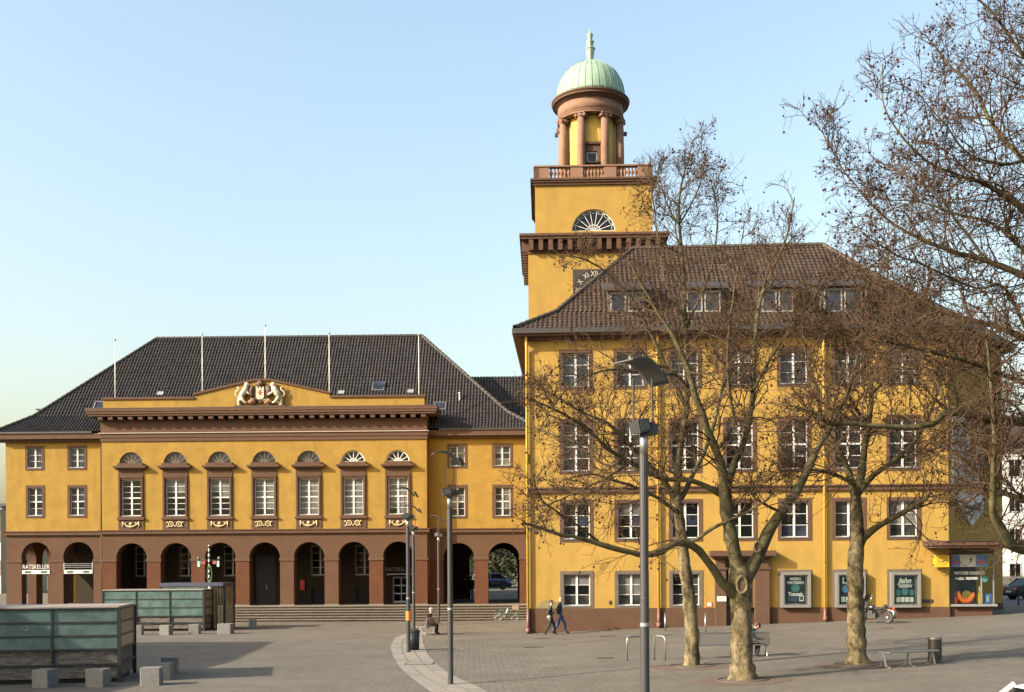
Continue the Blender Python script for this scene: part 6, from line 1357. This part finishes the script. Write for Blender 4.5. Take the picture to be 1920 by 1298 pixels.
    o = link('seed_stalks', mesh_np('seed_stalks', [v1], [f1], M_twig), t); stuff(o)
    if pits and trunk:
        p = MB(); 
        g0 = base[2]; ring = [(1.0, .004), (.98, .02), (.55, .03)]
        sl = math.atan((gz(base[0]+.8, base[1])-gz(base[0]-.8, base[1]))/1.6)
        pit = thing('tree_pit', 'round soil pit with iron ring under the %s' % trunk, 'tree pit', base, 0, 'tree pits'); pit.rotation_euler = (0, -sl, 0)
        MB().lathe([(1.25, .004), (1.22, .012), (.62, .02), (.3, .05)], 28).build('soil', M_soil, pit); MB().torus((0, 0, .018), .66, .025, 'z', 28, 6).build('iron_ring', M_cover, pit)
    return t
def limb(Y, pts, dY=0.0, tr=False):
    n = len(pts); P = []; Rr = []
    for i, q in enumerate(pts):
        y = Y+(q[3] if len(q) > 3 else dY*i/max(n-1, 1)); P.append(W(q[0], q[1], y)); Rr.append(q[2]/2*y/F*(.88 if tr else .95))
    return (P, Rr, tr)
# slim tree at the left, behind
ba = G(1297, 1250); Ya = ba.y
plane_tree('slim plane tree at left, behind the thickest one', tuple(ba), [
  limb(Ya, [(1297, 1254, 44), (1297, 1245, 34), (1298, 1200, 29), (1293, 1130, 27), (1284, 1060, 25), (1276, 990, 22), (1268, 930, 19)], 0, True),
  limb(Ya, [(1269, 940, 18), (1275, 860, 14), (1287, 770, 12), (1290, 690, 11), (1284, 600, 10), (1280, 520, 8), (1274, 440, 6), (1276, 360, 5), (1290, 300, 3), (1300, 262, 2)], 1),
  limb(Ya, [(1269, 935, 15), (1240, 890, 11), (1200, 850, 9), (1150, 800, 7), (1090, 770, 5), (1040, 740, 3), (1005, 722, 2)], -2),
  limb(Ya, [(1270, 945, 13), (1300, 885, 9), (1330, 820, 8), (1350, 740, 6), (1370, 660, 4), (1390, 580, 3)], 3),
  limb(Ya, [(1288, 765, 9), (1250, 690, 8), (1215, 620, 7), (1180, 560, 5), (1140, 515, 4), (1100, 490, 3), (1062, 480, 2)], -1.5),
  limb(Ya, [(1285, 610, 7), (1320, 540, 5), (1340, 470, 4), (1345, 400, 3), (1330, 330, 2)], 1.5),
  limb(Ya, [(1274, 965, 11), (1230, 930, 7), (1170, 905, 6), (1110, 890, 4), (1060, 900, 3)], -2.5),
  limb(Ya, [(1284, 600, 6), (1250, 540, 4), (1235, 470, 3), (1225, 400, 3), (1215, 330, 2)], .8),
  limb(Ya, [(1276, 420, 4), (1310, 350, 3), (1322, 290, 2)], .5),
  limb(Ya, [(1278, 430, 4), (1250, 380, 3), (1232, 320, 2)], -.5),
  limb(Ya, [(1240, 890, 8), (1190, 880, 6), (1130, 870, 5), (1080, 830, 4), (1030, 810, 3), (1000, 800, 2)], 1.5)], 11, .95, 900, 'slim tree behind the thickest one', True, 1.0)
bb = G(1393, 1276); Yb = bb.y
plane_tree('thickest plane tree, forking low with knotholes, in front of the portal', tuple(bb), [
  limb(Yb, [(1393, 1282, 82), (1393, 1270, 62), (1392, 1250, 48), (1390, 1180, 42), (1388, 1120, 44), (1387, 1085, 46), (1384, 1062, 34)], 0, True),
  limb(Yb, [(1384, 1120, 24), (1352, 1087, 18), (1326, 1047, 16), (1300, 1019, 15), (1270, 1012, 14), (1245, 1025, 13), (1215, 1033, 12), (1170, 1027, 11), (1120, 1015, 10), (1070, 1003, 8), (1030, 995, 7), (1000, 985, 6), (978, 982, 4)], -2.5),
  limb(Yb, [(1386, 1090, 34), (1372, 1030, 27), (1360, 960, 25), (1355, 905, 22), (1340, 850, 16), (1318, 790, 15), (1300, 740, 13), (1288, 690, 11), (1265, 640, 9), (1235, 590, 7), (1205, 540, 5), (1180, 490, 3)], -1),
  limb(Yb, [(1357, 925, 20), (1375, 870, 14), (1395, 820, 13), (1408, 760, 12), (1412, 690, 10), (1416, 620, 9), (1425, 560, 7), (1450, 500, 5), (1475, 440, 4), (1490, 370, 2)], 1.2),
  limb(Yb, [(1409, 735, 8), (1440, 680, 6), (1480, 620, 5), (1520, 570, 4), (1550, 520, 2)], 2),
  limb(Yb, [(1389, 1095, 34), (1418, 1040, 25), (1438, 1000, 22), (1465, 960, 20), (1492, 925, 18), (1515, 890, 16), (1535, 850, 13), (1560, 800, 10), (1590, 740, 8), (1610, 670, 6), (1620, 600, 4), (1630, 520, 2)], 1),
  limb(Yb, [(1355, 930, 13), (1300, 905, 10), (1240, 900, 9), (1180, 870, 9), (1140, 845, 8), (1100, 810, 6), (1060, 780, 5), (1010, 755, 4), (972, 745, 2)], -2),
  limb(Yb, [(1300, 740, 8), (1270, 700, 6), (1220, 700, 5), (1160, 692, 5), (1100, 708, 4), (1055, 740, 3), (1020, 790, 2)], -2.5),
  limb(Yb, [(1340, 850, 9), (1375, 800, 7), (1372, 740, 6), (1365, 660, 5), (1370, 590, 4), (1385, 500, 3), (1395, 430, 2)], -1.2),
  limb(Yb, [(1265, 1012, 7), (1300, 1015, 7), (1340, 990, 7), (1400, 960, 6), (1440, 935, 4), (1450, 920, 3)], -.6),
  limb(Yb, [(1180, 870, 5), (1130, 900, 4), (1070, 930, 3), (1020, 950, 2)], -1.5),
  limb(Yb, [(1120, 1015, 5), (1060, 970, 4), (1020, 940, 3), (1000, 900, 2)], -2.2),
  limb(Yb, [(1465, 960, 7), (1430, 945, 5), (1412, 930, 3)], -.5)], 23, .95, 1100, 'thickest, low-forking tree', True, 1.0)
bc = G(1608, 1247); Yc = bc.y
plane_tree('plane tree with pale peeling bark at right, beside the motorcycle', tuple(bc), [
  limb(Yc, [(1609, 1252, 74), (1608, 1242, 56), (1606, 1225, 42), (1605, 1150, 36), (1604, 1060, 32), (1608, 1005, 32), (1605, 945, 25), (1604, 915, 20)], 0, True),
  limb(Yc, [(1610, 1014, 20), (1640, 990, 13), (1680, 968, 12), (1715, 950, 11), (1735, 935, 10), (1744, 922, 7)], -1),
  limb(Yc, [(1604, 930, 20), (1590, 880, 13), (1570, 840, 10), (1545, 790, 8), (1530, 720, 6), (1510, 650, 4), (1500, 580, 2)], 1),
  limb(Yc, [(1606, 925, 20), (1618, 860, 14), (1628, 800, 12), (1635, 740, 10), (1625, 670, 8), (1640, 600, 6), (1660, 530, 4), (1670, 450, 2)], 0),
  limb(Yc, [(1606, 930, 16), (1640, 890, 11), (1680, 860, 10), (1720, 820, 8), (1750, 760, 6), (1770, 690, 4), (1790, 620, 2)], -1.2),
  limb(Yc, [(1603, 905, 10), (1560, 890, 7), (1510, 880, 5), (1470, 860, 3)], -1.5),
  limb(Yc, [(1680, 860, 6), (1730, 850, 5), (1780, 830, 4), (1830, 800, 2)], 1.5),
  limb(Yc, [(1628, 800, 7), (1590, 740, 5), (1570, 670, 4), (1560, 600, 2)], -1.5),
  limb(Yc, [(1635, 740, 7), (1680, 680, 5), (1710, 610, 4), (1740, 540, 2)], 1.5),
  limb(Yc, [(1744, 925, 4), (1760, 938, 3), (1790, 930, 2)], -.3)], 37, 1.4, 1200, 'tree beside the motorcycle', True, 1.0)
Yd = 27.0; bd_ = W(2165, 1200, Yd); bd_.z = gz(bd_.x, Yd)
tb = (bd_.x, Yd, bd_.z)
def wpx(z): return CAMZ
plane_tree('large plane tree reaching in from outside the right edge, full of seed balls', tb, [
  limb(Yd, [(2165, 1330, 90), (2162, 1250, 66), (2155, 1100, 58), (2150, 950, 52), (2140, 800, 46), (2120, 650, 38), (2090, 520, 30), (2060, 400, 22)], 0, True),
  limb(Yd, [(2145, 880, 36), (2050, 815, 27), (1980, 800, 23), (1920, 790, 20), (1880, 785, 18), (1830, 780, 17), (1775, 770, 15), (1745, 790, 13), (1700, 800, 12), (1640, 796, 10), (1590, 792, 8), (1550, 790, 7), (1520, 770, 5), (1480, 760, 3)], -2),
  limb(Yd, [(2150, 1000, 34), (2060, 1045, 29), (1990, 1042, 27), (1930, 1034, 25), (1893, 1024, 23), (1870, 985, 17), (1861, 958, 13), (1866, 900, 11), (1868, 840, 9), (1865, 760, 8), (1860, 700, 6), (1850, 620, 4)], -3),
  limb(Yd, [(2150, 960, 20), (1990, 952, 15), (1920, 937, 12), (1870, 915, 10), (1830, 880, 8), (1790, 850, 6), (1750, 830, 4)], 1),
  limb(Yd, [(2120, 650, 26), (2040, 500, 20), (1960, 420, 16), (1900, 375, 12), (1850, 345, 9), (1800, 330, 6), (1740, 300, 5), (1690, 250, 4), (1660, 200, 3), (1655, 120, 2)], -2),
  limb(Yd, [(2090, 540, 18), (1980, 380, 14), (1920, 300, 11), (1870, 240, 8), (1830, 170, 6), (1780, 120, 4), (1735, 65, 2)], 1.5),
  limb(Yd, [(2115, 640, 20), (2000, 560, 16), (1920, 520, 13), (1850, 490, 10), (1780, 470, 8), (1710, 440, 6), (1650, 400, 4), (1590, 330, 3), (1540, 245, 2)], -1),
  limb(Yd, [(2130, 740, 22), (2020, 680, 18), (1930, 640, 14), (1860, 610, 10), (1790, 590, 8), (1720, 560, 6), (1650, 520, 4), (1590, 500, 2)], 1.5),
  limb(Yd, [(2060, 410, 18), (1990, 220, 12), (1940, 130, 9), (1890, 60, 6), (1850, 10, 4), (1800, -20, 3)], 0),
  limb(Yd, [(2135, 780, 18), (2010, 740, 14), (1930, 720, 11), (1850, 690, 9), (1780, 670, 7), (1700, 650, 5), (1640, 640, 3)], -2.5),
  limb(Yd, [(1920, 300, 7), (1880, 310, 6), (1820, 290, 4), (1770, 230, 3), (1720, 170, 2)], -1),
  limb(Yd, [(1850, 490, 7), (1800, 420, 5), (1760, 360, 4), (1700, 330, 3), (1640, 300, 2)], 2),
  limb(Yd, [(1980, 560, 9), (1900, 450, 7), (1860, 420, 6), (1790, 400, 5), (1730, 380, 3), (1640, 370, 2)], 2.5),
  limb(Yd, [(1930, 640, 8), (1880, 540, 6), (1830, 540, 5), (1740, 500, 4), (1690, 480, 3), (1620, 440, 2)], -2),
  limb(Yd, [(1775, 770, 7), (1760, 720, 5), (1720, 690, 4), (1670, 690, 2)], 1),
  limb(Yd, [(2060, 400, 16), (2040, 200, 11), (2000, 60, 7), (1980, -60, 4)], 1)], 51, 1.4, 3600, None, False, 1.05)

# knotholes on the thickest tree
for o in [o for o in bpy.data.objects if o.name.startswith('plane_tree') and 'thickest plane tree' in o.get('label', '')]:
    for px, py, w, h, dy in ((1391, 1097, .13, .21, -.33), (1420, 1026, .09, .13, -.20)):
        p = W(px, py, Yb+dy)-Vector(bb)
        k = MB().torus((0, 0, 0), 1.0, .28, 'y', 20, 7).build('knothole', M_bark, o, smooth=True, loc=p); k.scale = (w, .22, h)
        MB().lathe([(.01, -.1), (.8, -.06), (.95, .1)], 16).build('hollow', M_soil, k, rot=(PI/2, 0, 0))
